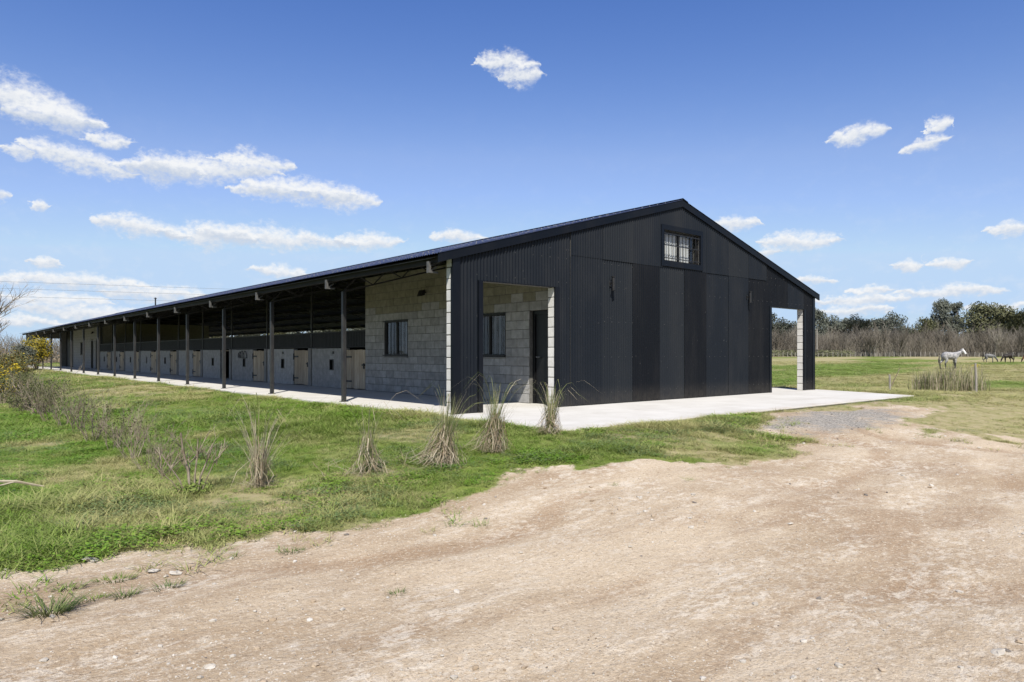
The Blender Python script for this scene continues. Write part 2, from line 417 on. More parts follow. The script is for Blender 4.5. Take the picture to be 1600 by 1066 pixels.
M['curtain'] = pmat('white curtain cloth', (0.66, 0.66, 0.66), (0.8, 0.8, 0.79), 5, 0.9, 0.1, stretch=(4, 4, 0.4))
M['blind'] = pmat('grey curtain cloth', (0.13, 0.125, 0.115), (0.19, 0.185, 0.175), 5, 0.9, 0.1)
M['dark_door'] = pmat('dark door and doorway shade', (0.004, 0.004, 0.005), (0.008, 0.008, 0.009), 4, 0.45, 0.4)  # near-black; at the front doorway it stands in for the unlit interior
M['brown_door'] = pmat('dark brown timber', (0.05, 0.022, 0.012), (0.08, 0.035, 0.02), 4, 0.7, 0.2, stretch=(6, 6, 0.6))
M['rope'] = pmat('dark webbing', (0.015, 0.016, 0.02), (0.04, 0.04, 0.045), 20, 0.8, 0.1)

# concrete slab
m, t, b = newmat('pale broom-finished concrete'); P = world_pos(t)
c = mixc(t, ramp(t, noise(t, 0.9, 6, 0.65, P), 0.3, 0.7), (0.66, 0.64, 0.60), (0.76, 0.745, 0.71))
c = mixc(t, mth(t, 'MULTIPLY', ramp(t, noise(t, 2.6, 7, 0.7, P), 0.55, 0.78), 0.55), c, (0.50, 0.455, 0.385))
c = mixc(t, mth(t, 'MULTIPLY', ramp(t, noise(t, 60, 2, 0.5, P), 0.62, 0.7), 0.35), c, (0.4, 0.38, 0.35))
sy = nd(t, 'ShaderNodeSeparateXYZ'); t.links.new(P, sy.inputs[0])
edge = mth(t, 'ADD', ramp(t, sy.outputs[1], -2.2, -3.2), mth(t, 'MULTIPLY', mth(t, 'SUBTRACT', noise(t, 1.6, 7, 0.7, P), 0.5), 2.4))
c = mixc(t, mth(t, 'MULTIPLY', ramp(t, edge, 0.55, 1.5), 0.55), c, (0.50, 0.40, 0.29))
c = mixc(t, mth(t, 'MULTIPLY', ramp(t, noise(t, 0.5, 4, 0.5, P, (0.25, 2.6, 1)), 0.5, 0.75), 0.22), c, (0.42, 0.385, 0.335))
t.links.new(c, b.inputs['Base Color']); b.inputs['Roughness'].default_value = 0.85; b.inputs['Specular IOR Level'].default_value = 0.2
bump(t, b, noise(t, 55, 4, 0.7, P), 0.3, 0.004)
M['slab'] = m

# ground: turf soil, bare track, gravel, dry patches
m, t, b = newmat('ground'); P = world_pos(t)
def gattr(n):
    a = nd(t, 'ShaderNodeAttribute'); a.attribute_name = n; return a.outputs['Fac']
n_fine = noise(t, 7.0, 8, 0.68, P)
dm = ramp(t, mth(t, 'ADD', gattr('dirt'), mth(t, 'MULTIPLY', mth(t, 'SUBTRACT', n_fine, 0.5), 0.9)), 0.42, 0.6)
green = mixc(t, ramp(t, noise(t, 1.7, 6, 0.65, P), 0.35, 0.65), (0.155, 0.22, 0.04), (0.24, 0.295, 0.07))
green = mixc(t, ramp(t, noise(t, 22, 4, 0.6, P), 0.5, 0.72), green, (0.10, 0.105, 0.035))
straw = mixc(t, ramp(t, noise(t, 5, 5, 0.6, P), 0.35, 0.65), (0.47, 0.40, 0.24), (0.35, 0.33, 0.15))
dry = ramp(t, mth(t, 'ADD', gattr('dry'), mth(t, 'MULTIPLY', mth(t, 'SUBTRACT', noise(t, 0.9, 6, 0.65, P), 0.5), 0.7)), 0.25, 0.85)
turf = mixc(t, dry, green, straw)
streak = noise(t, 1.0, 7, 0.62, P, (0.42, 1.25, 1.0))
earth = mixc(t, ramp(t, streak, 0.40, 0.62), (0.50, 0.385, 0.262), (0.66, 0.54, 0.395))
earth = mixc(t, mth(t, 'MULTIPLY', ramp(t, noise(t, 0.7, 6, 0.65, P, (0.5, 1.2, 1)), 0.50, 0.66), 0.75), earth, (0.40, 0.285, 0.185))
earth = mixc(t, mth(t, 'MULTIPLY', ramp(t, mth(t, 'ADD', gattr('track'), mth(t, 'MULTIPLY', mth(t, 'SUBTRACT', noise(t, 3, 6, 0.7, P), 0.5), 0.8)), 0.25, 0.8), 0.62), earth, (0.40, 0.275, 0.17))
pal = ramp(t, noise(t, 1.5, 7, 0.75, P, (0.6, 1.2, 1)), 0.44, 0.62)
grit = ramp(t, noise(t, 13, 8, 0.75, P, (0.7, 1.1, 1)), 0.44, 0.60)
earth = mixc(t, mth(t, 'MULTIPLY', mth(t, 'MULTIPLY', pal, grit), 0.72), earth, (0.86, 0.78, 0.66))
earth = mixc(t, mth(t, 'MULTIPLY', ramp(t, noise(t, 34, 6, 0.85, P), 0.52, 0.63), 0.8), earth, (0.85, 0.75, 0.61))
earth = mixc(t, mth(t, 'MULTIPLY', ramp(t, noise(t, 41, 6, 0.85, P), 0.53, 0.64), 0.75), earth, (0.24, 0.175, 0.115))
earth = mixc(t, mth(t, 'MULTIPLY', ramp(t, noise(t, 110, 3, 0.7, P), 0.56, 0.66), 0.5), earth, (0.22, 0.165, 0.12))
grav = mixc(t, ramp(t, noise(t, 30, 6, 0.8, P), 0.4, 0.62), (0.20, 0.185, 0.165), (0.56, 0.525, 0.47))
earth = mixc(t, ramp(t, mth(t, 'ADD', gattr('gravel'), mth(t, 'MULTIPLY', mth(t, 'SUBTRACT', noise(t, 2.0, 6, 0.7, P), 0.5), 1.9)), 0.4, 0.9), earth, grav)
t.links.new(mixc(t, dm, turf, earth), b.inputs['Base Color'])
b.inputs['Roughness'].default_value = 0.97; b.inputs['Specular IOR Level'].default_value = 0.08
hh = mth(t, 'ADD', mth(t, 'MULTIPLY', noise(t, 9, 7, 0.7, P, (0.75, 1.1, 1)), 0.6), mth(t, 'MULTIPLY', noise(t, 46, 5, 0.7, P), 0.32))
bump(t, b, hh, 1.0, 0.04)
M['ground'] = m

def leafmat(name, g, s, rough=0.6, trans=0.25, inst=True):
    """leaf with per-instance tint running from colour g to colour s"""
    m, t, b = newmat(name)
    if inst:
        a = nd(t, 'ShaderNodeAttribute'); a.attribute_type = 'INSTANCER'; a.attribute_name = 'tint'; f = a.outputs['Fac']
    else:
        f = ramp(t, noise(t, 6, 3, 0.6, world_pos(t)), 0.35, 0.65)
    c = mixc(t, f, g, s)
    c = mixc(t, mth(t, 'MULTIPLY', noise(t, 9, 3, 0.6, world_pos(t)), 0.6), c, tuple(x * 0.55 for x in g))
    t.links.new(c, b.inputs['Base Color']); b.inputs['Roughness'].default_value = rough; b.inputs['Specular IOR Level'].default_value = 0.25
    tr = nd(t, 'ShaderNodeBsdfTranslucent'); t.links.new(c, tr.inputs['Color'])
    ms = nd(t, 'ShaderNodeMixShader'); ms.inputs[0].default_value = trans
    t.links.new(b.outputs[0], ms.inputs[1]); t.links.new(tr.outputs[0], ms.inputs[2])
    t.links.new(ms.outputs[0], t.nodes['Material Output'].inputs['Surface'])
    return m
M['grass'] = leafmat('grass blade', (0.225, 0.385, 0.045), (0.70, 0.61, 0.31))
M['weed'] = leafmat('clover leaf', (0.19, 0.38, 0.035), (0.33, 0.48, 0.07), 0.5)
M['bluegreen'] = leafmat('grey-green weed leaf', (0.19, 0.30, 0.10), (0.29, 0.37, 0.15), 0.55)
M['tuft'] = leafmat('tuft blade', (0.12, 0.19, 0.05), (0.30, 0.33, 0.13), inst=False)
M['straw'] = leafmat('dead straw leaf', (0.50, 0.42, 0.29), (0.74, 0.66, 0.50), inst=False)
M['straw_dark'] = leafmat('brown dead leaf', (0.30, 0.22, 0.145), (0.48, 0.385, 0.26), inst=False)
M['reed'] = leafmat('green grass leaf', (0.20, 0.25, 0.08), (0.42, 0.42, 0.19), inst=False)
M['twig'] = pmat('grey dead twig', (0.20, 0.16, 0.115), (0.37, 0.315, 0.25), 8, 0.9, 0.1)
M['twig_far'] = pmat('brown winter twig', (0.165, 0.145, 0.12), (0.27, 0.245, 0.21), 0.15, 0.95, 0.05, rand=0.25)
M['bark'] = pmat('pale bark', (0.22, 0.19, 0.155), (0.36, 0.32, 0.27), 3, 0.9, 0.1, stretch=(3, 3, 0.6))
M['euc'] = leafmat('eucalyptus leaf', (0.115, 0.13, 0.10), (0.22, 0.235, 0.185), trans=0.15, inst=False)  # greyed base colour stands in for haze over the far trees
M['oak'] = leafmat('olive evergreen leaf', (0.125, 0.135, 0.065), (0.23, 0.23, 0.115), trans=0.15, inst=False)  # greyed the same way, with distance haze put into the colour
M['hedge'] = leafmat('dull hedge leaf', (0.13, 0.15, 0.055), (0.24, 0.24, 0.11), inst=False)
M['yellowleaf'] = leafmat('yellow shrub leaf', (0.40, 0.33, 0.03), (0.66, 0.50, 0.03), inst=False)
M['bronze'] = leafmat('bronze shrub leaf', (0.16, 0.13, 0.025), (0.30, 0.19, 0.04), inst=False)
M['flower'] = leafmat('yellow flower', (0.75, 0.55, 0.02), (0.85, 0.68, 0.06), inst=False)
M['stone'] = pmat('pale limestone', (0.50, 0.455, 0.39), (0.66, 0.62, 0.56), 9, 0.95, 0.1, 0.6, 40, 0.006)
M['stone_dk'] = pmat('grey stone', (0.17, 0.15, 0.135), (0.30, 0.27, 0.24), 9, 0.95, 0.1, 0.5, 40, 0.006)
M['postwood'] = pmat('silvered fence timber', (0.29, 0.265, 0.235), (0.42, 0.395, 0.355), 7, 0.9, 0.1, 0.4, 30, stretch=(4, 4, 0.5))
M['cable'] = pmat('power cable', (0.10, 0.105, 0.115), (0.14, 0.145, 0.15), 1, 0.6, 0.2)

# ================================================================== SETTING: ground and slab
def axis(fine0, fine1, step, lo, hi, g=1.09):
    a = list(np.arange(fine0, fine1 + 1e-6, step))
    s = step; x = fine1
    while x < hi: s *= g; x += s; a.append(x)
    s = step; x = fine0; pre = []
    while x > lo: s *= g; x -= s; pre.append(x)
    return np.array(pre[::-1] + a)
gx = axis(-12, 16, 0.16, -1600, 3000); gy = axis(-11, 3, 0.16, -1200, 3000)
GX, GY = np.meshgrid(gx, gy)
FX, FY = GX.ravel(), GY.ravel()
dmk = dirt_mask(FX, FY)
near = ss(60, 25, np.hypot(FX + 7.2, FY + 10))
GZ = ground_z(FX, FY)
outside = (FX < -0.35) | (FX > np.where(FY < 0.2, 13.6 + 1.15 * FY / 3.1, 13.6)) | (FY < -3.2) | (FY > 62)
sdd = dirt_sd(FX, FY) + 0.35 * (fbm(FX * 0.25, FY * 0.25, 45) - 0.5)
trk = sum(np.exp(-((sdd - c_) / w_) ** 2) for c_, w_ in ((0.95, 0.16), (2.25, 0.20), (3.5, 0.24), (4.7, 0.22))) * ss(0.25, 0.6, fbm(FX * 0.5, FY * 0.9, 49)) * near
rut = (fbm(FX * 0.35, FY * 1.4, 41) - 0.5) * 0.045 + (fbm(FX * 2.0, FY * 2.6, 43) - 0.5) * 0.05
GZ = GZ + near * dmk * (rut - 0.012 - 0.022 * trk) + near * (1 - dmk) * outside * (fbm(FX * 1.1, FY * 1.1, 47) - 0.5) * 0.05
GZ = np.where(outside, GZ, -0.12)
far = np.hypot(FX + 7.2, FY + 10)
GZ = GZ + ss(25, 60, far) * ss(140, 90, far) * (fbm(FX * 0.12, FY * 0.12, 51) - 0.5) * 0.35
nx, ny = len(gx), len(gy)
I = np.arange(nx * ny).reshape(ny, nx)
faces = np.stack([I[:-1, :-1], I[:-1, 1:], I[1:, 1:], I[1:, :-1]], -1).reshape(-1, 4)
me = bpy.data.meshes.new('ground')
me.from_pydata(np.stack([FX, FY, GZ], 1).tolist(), [], faces.tolist())
me.materials.append(M['ground'])
for nm, vals in (('dirt', dmk), ('track', trk), ('dry', dry_mask(FX, FY)),
                 ('gravel', np.exp(-((FX - 4.9) / 3.3) ** 2 - ((FY + 4.75 - 0.05 * FX) / 1.0) ** 2))):
    a = me.attributes.new(nm, 'FLOAT', 'POINT'); a.data.foreach_set('value', np.ascontiguousarray(vals, dtype=np.float32))
me.polygons.foreach_set('use_smooth', [True] * len(me.polygons))
obj('ground', me, kind='structure', label='green lawn, rough paddock and bare sandy track')

sl = MB(); sl.box(-0.26, 12.5, -3.05, 61.98, -0.24, -0.03)
pave = sl.build('pavement', M['slab'], kind='structure', label='pale concrete apron and veranda floor')
def panel(x0, x1, y0, y1, top=0.0, x1b=None):
    mb = MB(); mb.cbox(x0, x1, y0, y1, -0.03, top, 0.007)
    if x1b is not None:                                   # skewed right-hand edge
        mb.v = [((x1b + (x - x1) if x > (x0 + x1) / 2 and y < (y0 + y1) / 2 else x), y, z) for (x, y, z) in mb.v]
    mb.build('slab_panel', M['slab'], pave)
jt = 0.004
for (x0, x1) in ((-0.28, 3.1), (3.1, 6.6), (6.6, 10.1)): panel(x0 + jt, x1 - jt, -3.1, -0.006)
panel(10.1 + jt, 13.5, -3.1, -0.006, 0.0, 12.35)
ys = [0.0] + [4.0 * k for k in range(1, 16)] + [62.0]
for y0_, y1_ in zip(ys[:-1], ys[1:]):
    panel(-0.22, 2.86, y0_ + jt, y1_ - jt, -0.002); panel(10.42, 13.5, y0_ + jt, y1_ - jt, -0.002)
mb = MB(); mb.cbox(2.87, 10.41, 0.01, 62, -0.03, -0.004, 0.005); mb.build('slab_panel', M['slab'], pave)

# ================================================================== THE STABLE
W, LEN, WX = 13.27, 61.2, 2.89
def roofz(x): return 2.89 + 0.2737 * min(x, W - x)
B = empty('stable_building', (0, 0, 0), label='long dark metal and concrete block stable with a veranda', category='building')

# --- corrugated sheet
def corr(x0, x1, zb, zt, y, pitch=0.076, amp=0.0135):
    mb = MB(); n = max(2, int(round((x1 - x0) / (pitch / 8))))
    for i in range(n + 1):
        x = x0 + (x1 - x0) * i / n
        yy = y + amp * math.sin(2 * math.pi * x / pitch)
        z1 = zt(x) if callable(zt) else zt
        mb.v += [(x, yy, zb), (x, yy, z1)]
    for i in range(n): mb.f.append((2*i, 2*i+2, 2*i+3, 2*i+1))
    return mb

# --- gable masonry behind the sheets, with openings
def gable_masonry(name, y0, y1):
    g = MB(); top = lambda x: roofz(x) - 0.09
    for (a, b_, zb) in ((0.006, 0.634, -0.05), (0.634, 2.496, 2.392), (2.496, 5.95, -0.05), (7.43, 10.774, -0.05), (10.774, 12.646, 2.372), (12.646, 13.264, -0.05)):
        g.prismx(a, b_, zb, top(a), top(b_), y0, y1)
    g.prismx(5.95, 7.43, -0.05, 3.22, 3.22, y0, y1)
    g.prismx(5.95, W / 2, 3.95, top(5.95), top(W / 2), y0, y1); g.prismx(W / 2, 7.43, 3.95, top(W / 2), top(7.43), y0, y1)
    return g.build(name, M['mortar'], B)
gw = gable_masonry('gable_wall', 0.008, 0.182)

_bm = {}
def block_mesh(lx, ly, lz, mat):
    k = (round(lx, 3), round(ly, 3), round(lz, 3), mat)
    if k not in _bm:
        mb = MB(); mb.cbox(-lx/2, lx/2, -ly/2, ly/2, -lz/2, lz/2, 0.006); _bm[k] = mb.mesh('block', M[mat])
    return _bm[k]
rb = random.Random(11)
def put_block(parent, c, size, mat):
    j = 0.0018
    obj('block', block_mesh(*size, mat), parent, (c[0] + rb.uniform(-j, j), c[1] + rb.uniform(-j, j), c[2] + rb.uniform(-j, j)),
        (rb.uniform(-.003, .003), rb.uniform(-.003, .003), rb.uniform(-.003, .003)))
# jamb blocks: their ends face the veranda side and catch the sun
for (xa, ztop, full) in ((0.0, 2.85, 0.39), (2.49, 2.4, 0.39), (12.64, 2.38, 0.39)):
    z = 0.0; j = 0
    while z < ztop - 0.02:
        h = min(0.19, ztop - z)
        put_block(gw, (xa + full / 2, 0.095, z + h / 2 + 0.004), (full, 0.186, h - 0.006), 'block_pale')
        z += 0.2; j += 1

# --- cladding sheets on the gable
for (a, b_, z0, z1) in ((-0.022, 0.135, -0.01, 2.80), (0.555, 0.652, -0.005, 2.40), (2.478, 2.60, 0.0, 2.40), (10.68, 10.792, 0.0, 2.38), (12.628, 12.74, 0.0, 2.38), (13.15, 13.292, 0.0, 2.80)):
    gt = MB(); gt.box(a, b_, -0.042, -0.0005, z0, z1)
    if a < 0: gt.box(-0.022, 0.0, -0.0005, 0.03, 0.0, 2.6)
    gt.build('flashing', M['trim'], B)
gt = MB(); gt.box(0.66, 2.47, -0.036, 0.0, 2.388, 2.402); trim = gt.build('gable_cladding', M['trim'], B)
gt = MB(); gt.box(10.80, 12.62, -0.036, 0.0, 2.368, 2.382); gt.build('flashing', M['trim'], B)
sheets = []
up = lambda x: roofz(x) - 0.10
for (a, b_, zb, mk) in ((0.0, 0.64, 0.015, 'clad_mid'), (0.64, 1.62, 2.4, 'clad_mid'), (1.62, 2.49, 2.4, 'clad_mid'), (2.49, 2.92, 0.015, 'clad_mid'),
                        (10.52, 10.78, 0.015, 'clad_dark'), (10.78, 11.72, 2.38, 'clad_dark'), (11.72, 12.64, 2.38, 'clad_mid'), (12.64, 13.27, 0.015, 'clad_dark')):
    corr(a, b_, zb, up, -0.019).build('cladding_sheet', M[mk], trim)
low = [(2.92, 3.86, 'clad_mid'), (3.86, 4.87, 'clad_light'), (4.87, 5.82, 'clad_dark'), (5.82, 6.79, 'clad_light'), (6.79, 7.70, 'clad_dark'), (7.70, 8.64, 'clad_mid'), (8.64, 9.61, 'clad_mid'), (9.61, 10.52, 'clad_dark')]
for i, (a, b_, mk) in enumerate(low):
    corr(a, b_, 0.015, 3.10 + 0.012 * (i % 3), -0.021 - (0.009 if i % 2 == 0 else 0)).build('cladding_sheet', M[mk], trim)
    mk2 = 'clad_mid' if i not in (1, 6) else 'clad_light'
    y = -0.038 - (0.004 if i % 2 else 0)
    if a < 5.9 and b_ > 5.8 or (a >= 5.8 and a < 7.5):
        for (p, q, zb) in ((a, min(b_, 5.90), 3.07), (max(a, 5.90), min(b_, 7.48), 4.03), (max(a, 7.48), b_, 3.07)):
            if q - p > 0.02: corr(p, q, zb, up, y).build('cladding_sheet', M[mk2], trim)
    else:
        corr(a, b_, 3.07, up, y).build('cladding_sheet', M[mk2], trim)

sg = MB(); rs3 = random.Random(12)
for z in (0.25, 1.0, 1.75, 2.5, 2.98, 3.16, 3.7, 4.2):
    x = 0.0571
    while x < W:
        skip = (0.64 < x < 2.49 and z < 2.45) or (10.78 < x < 12.64 and z < 2.45) or (5.85 < x < 7.53 and 3.08 < z < 4.08) or z > roofz(x) - 0.2
        if not skip and rs3.random() < 0.7: sg.tube((x, -0.028, z), (x, -0.042, z), 0.0075, 0.005, 6)
        x += 0.228
sg.build('cladding_screw', M['tail'], B, kind='stuff')

# --- rake flashing and roof
bg_ = MB()
for s in (0, 1):
    ov = 0.34 if s == 0 else 0.22
    x0, x1 = (-ov, W / 2) if s == 0 else (W + ov, W / 2)
    z0, z1 = roofz(-ov), roofz(W / 2)
    for (yy0, yy1, dz0, dz1) in ((-0.085, -0.045, -0.15, 0.025),):
        bg_.add([(x0, yy0, z0 + dz0), (x1, yy0, z1 + dz0), (x1, yy0, z1 + dz1), (x0, yy0, z0 + dz1), (x0, yy1, z0 + dz0), (x1, yy1, z1 + dz0), (x1, yy1, z1 + dz1), (x0, yy1, z0 + dz1)],
                [(0,1,2,3),(7,6,5,4),(0,4,5,1),(1,5,6,2),(2,6,7,3),(3,7,4,0)])
bg_.build('barge_flashing', M['trim'], B)

slope_len = math.hypot(W / 2 + 0.34, 0.2737 * (W / 2 + 0.34)); ang = math.atan(0.2737)
def roof_sheet_mesh(width):
    mb = MB(); n = int(round(width / (0.076 / 6)))
    for i in range(n + 1):
        y = width * i / n; z = 0.009 * math.sin(2 * math.pi * y / 0.076)
        mb.v += [(0, y, z), (slope_len, y, z)]
    for i in range(n): mb.f.append((2*i, 2*i+1, 2*i+3, 2*i+2))
    return mb.mesh('roof_sheet', M['roof'])
pw_ = 0.076 * 13
rs = roof_sheet_mesh(pw_ + 0.03)
for side in (0, 1):
    ln = MB()
    xe, ze = (-0.30, roofz(-0.30) - 0.055) if side == 0 else (W + 0.20, roofz(-0.20) - 0.055)
    ln.add([(xe, 0.19, ze), (W / 2, 0.19, roofz(W / 2) - 0.055), (W / 2, LEN, roofz(W / 2) - 0.055), (xe, LEN, ze),
            (xe, 0.19, ze - 0.01), (W / 2, 0.19, roofz(W / 2) - 0.065), (W / 2, LEN, roofz(W / 2) - 0.065), (xe, LEN, ze - 0.01)],
           [(0,1,2,3),(7,6,5,4),(0,4,5,1),(1,5,6,2),(2,6,7,3),(3,7,4,0)])
    rl = ln.build('roof', M['lining'], B)
    y = -0.10; k = 0
    while y < LEN + 0.1:
        o = obj('roof_sheet', rs, rl)
        if side == 0: o.location = (-0.36, y, roofz(-0.36) + 0.012 + 0.002 * (k % 2)); o.rotation_euler = (0, -ang, 0)
        else: o.location = (W + 0.24, y, roofz(-0.24) + 0.012 + 0.002 * (k % 2)); o.rotation_euler = (0, ang, 0); o.scale = (-(W / 2 + 0.24) / (W / 2 + 0.34), 1, 1)
        y += pw_; k += 1
rc = MB()
rc.add([(W/2 - 0.22, -0.092, roofz(W/2 - 0.22) + 0.04), (W/2, -0.092, roofz(W/2) + 0.05), (W/2 + 0.22, -0.092, roofz(W/2 - 0.22) + 0.04),
        (W/2 - 0.22, LEN + .1, roofz(W/2 - 0.22) + 0.04), (W/2, LEN + .1, roofz(W/2) + 0.05), (W/2 + 0.22, LEN + .1, roofz(W/2 - 0.22) + 0.04)], [(0,1,4,3),(1,2,5,4)])
rc.build('ridge_cap', M['trim'], B)
vp = MB(); vp.tube((6.65, 47.4, 4.7), (6.65, 47.4, 5.25), 0.05, 0.05, 8); vp.tube((6.65, 47.4, 5.25), (6.65, 47.4, 5.33), 0.13, 0.03, 8)
vp.build('vent_pipe', M['steel'], B)
scw = MB(); rs_ = random.Random(5)
for u in (0.12, 1.3, 2.4, 3.5, 4.6, 5.7, 6.7):
    y = 0.02
    while y < 45:
        x = -0.36 + u * math.cos(ang); z = roofz(-0.36) + 0.02 + u * math.sin(ang)
        if rs_.random() < 0.85: scw.tube((x, y, z), (x - 0.003, y, z + 0.012), 0.012, 0.006, 5)
        y += 0.228 if y < 16 else 0.456
scw.build('roof_screw', M['galv'], B, kind='stuff')

# --- eave purlin / fascia and purlins
fa = MB(); fa.box(-0.235, -0.175, 0.10, LEN, 2.66, 2.79)
fa.build('eave_beam', M['eave'], B)
fa = MB(); fa.box(W + 0.12, W + 0.18, 0.10, LEN, 2.66, 2.79); fa.build('eave_beam', M['steel'], B)
for u in (0.9, 1.95, 3.0, 4.05, 5.1, 6.2):
    for s in (0, 1):
        x = u if s == 0 else W - u
        pb = MB(); pb.box(x - 0.025, x + 0.025, 0.2, LEN - 0.1, roofz(u) - 0.165, roofz(u) - 0.07); pb.build('purlin', M['steel'], B)

# --- frames: lattice trusses, posts
POSTS = [4.32, 8.45, 12.26, 16.06, 19.87, 23.75, 27.75, 31.70, 35.75, 39.80, 43.90, 47.99, 52.11, 56.6]
def truss_mesh():
    mb = MB(); tz = lambda x: roofz(x) - 0.19; bz = lambda x: roofz(x) - 0.46
    for s in (0, 1):
        f = (lambda x: x) if s == 0 else (lambda x: W - x)
        mb.beam((f(-0.26), 0, tz(-0.26)), (f(W / 2), 0, tz(W / 2)), 0.06, 0.035)
        mb.beam((f(0.1), 0, bz(0.1)), (f(W / 2), 0, bz(W / 2)), 0.06, 0.035)
        n = 17
        for i in range(n):
            x0 = 0.1 + (W / 2 - 0.1) * i / n; x1 = 0.1 + (W / 2 - 0.1) * (i + 1) / n
            a, c = ((tz, bz) if i % 2 else (bz, tz))
            mb.beam((f(x0), 0, a(x0)), (f(x1), 0, c(x1)), 0.022, 0.022)
    mb.beam((2.9, 0, 3.36), (W - 2.9, 0, 3.36), 0.05, 0.05)
    for x in (4.4, 5.5, 6.63, 7.7, 8.8): mb.beam((x, 0, 3.36), (x, 0, bz(x)), 0.03, 0.03)
    return mb.mesh('truss', M['steel'])
tm = truss_mesh()
te = MB()                                                     # galvanised tail of a truss under the eave
te.box(-0.31, -0.262, -0.035, 0.035, 2.50, 2.70); te.box(-0.26, -0.10, -0.022, 0.022, 2.50, 2.53)
te.beam((-0.25, 0, 2.535), (-0.12, 0, 2.62), 0.022, 0.022)
te = te.mesh('truss_tail', M['tail'])
pm = MB(); pm.cbox(-0.045, 0.045, -0.045, 0.045, -0.02, 2.46, 0.008); pm.box(-0.075, 0.075, -0.075, 0.075, -0.003, 0.012)
pm = pm.mesh('post', M['steel'])
for i, y in enumerate([0.30] + POSTS):
    tr = obj('truss', tm, B, (0, y + 0.02, 0))
    obj('truss_tail', te, tr)
    if i: obj('post', pm, B, (0.12, y, 0)); obj('post', pm, B, (W - 0.12, y, 0))
# lattice beam along the head of the room wall
lb = MB(); lb.beam((WX - 0.12, 0.2, 3.34), (WX - 0.12, LEN, 3.34), 0.05, 0.03); lb.beam((WX - 0.12, 0.2, 3.54), (WX - 0.12, LEN, 3.54), 0.05, 0.03)
y = 0.2; k = 0
while y < LEN - 0.3:
    a, c = (3.35, 3.53) if k % 2 else (3.53, 3.35)
    lb.beam((WX - 0.12, y, a), (WX - 0.12, y + 0.26, c), 0.022, 0.022); y += 0.26; k += 1
lb.build('lattice_beam', M['steel'], B)

# --- front room: block wall facing the veranda
WIN = [(6.07, 7.30, 1.0, 2.0), (1.99, 3.21, 1.0, 2.0)]
DOORO = (0.30, 1.19, 0.0, 2.0)
def course_spans(y0, y1, z0, z1, openings):
    sp = [(y0, y1)]
    for (a, b_, c, d) in openings:
        if z1 > c + 0.02 and z0 < d - 0.02:
            n_ = []
            for (p, q) in sp:
                if b_ <= p or a >= q: n_.append((p, q)); continue
                if a > p: n_.append((p, a))
                if b_ < q: n_.append((b_, q))
            sp = n_
    return sp
def lay_blocks(y0, y1, ztop, openings, emit):
    j = 0
    while j * 0.2 < ztop - 0.03:
        z0 = j * 0.2; z1 = min(z0 + 0.2, ztop)
        for (p, q) in course_spans(y0, y1, z0, z1, openings):
            e = math.floor(p / 0.4) * 0.4 - 0.4 + (0.2 if j % 2 else 0.0)
            while e < q:
                a, b_ = max(e, p), min(e + 0.4, q)
                if b_ - a > 0.04: emit(a + 0.005, b_ - 0.005, z0 + 0.005, z1 - 0.005)
                e += 0.4
        j += 1
rw = MB()
for (a, b_, c, d) in ((0.19, 0.30, 0, 3.3), (0.30, 1.19, 2.0, 3.3), (1.19, 1.99, 0, 3.3), (1.99, 3.21, 0, 1.0), (1.99, 3.21, 2.0, 3.3), (3.21, 6.07, 0, 3.3), (6.07, 7.30, 0, 1.0), (6.07, 7.30, 2.0, 3.3), (7.30, 8.39, 0, 3.3)):
    rw.box(WX + 0.007, WX + 0.18, a, b_, c, d)
room_wall = rw.build('room_wall', M['mortar'], B)
rest = MB(); rest_up = MB()
def emit(a, b_, z0, z1):
    vis = (3.9 < b_ and a < 8.4) or (0.95 < b_ and a < 3.1 and z0 < 2.65)
    zc = (z0 + z1) / 2
    thr = 2.22 + 0.10 * math.sin(a * 1.7) + 0.05 * math.sin(a * 4.1)
    mk = 'block_up' if zc > thr + rb.gauss(0, 0.07) else 'block'
    if vis: put_block(room_wall, (WX + 0.095, (a + b_) / 2, zc), (0.19, b_ - a, z1 - z0), mk)
    else: (rest_up if mk == 'block_up' else rest).cbox(WX, WX + 0.19, a, b_, z0, z1, 0.006)
lay_blocks(0.19, 8.4, 3.3, WIN + [DOORO], emit)
rest.build('block_course', M['block'], room_wall, kind='stuff'); rest_up.build('block_course', M['block_up'], room_wall, kind='stuff')
ow = MB()
ow.box(WX + 0.2, W - WX, 8.2, 8.39, 0, 3.3); ow.box(W - WX - 0.18, W - WX, 0.19, 8.19, 0, 3.3)
ow.build('partition_wall', M['block_up'], B)

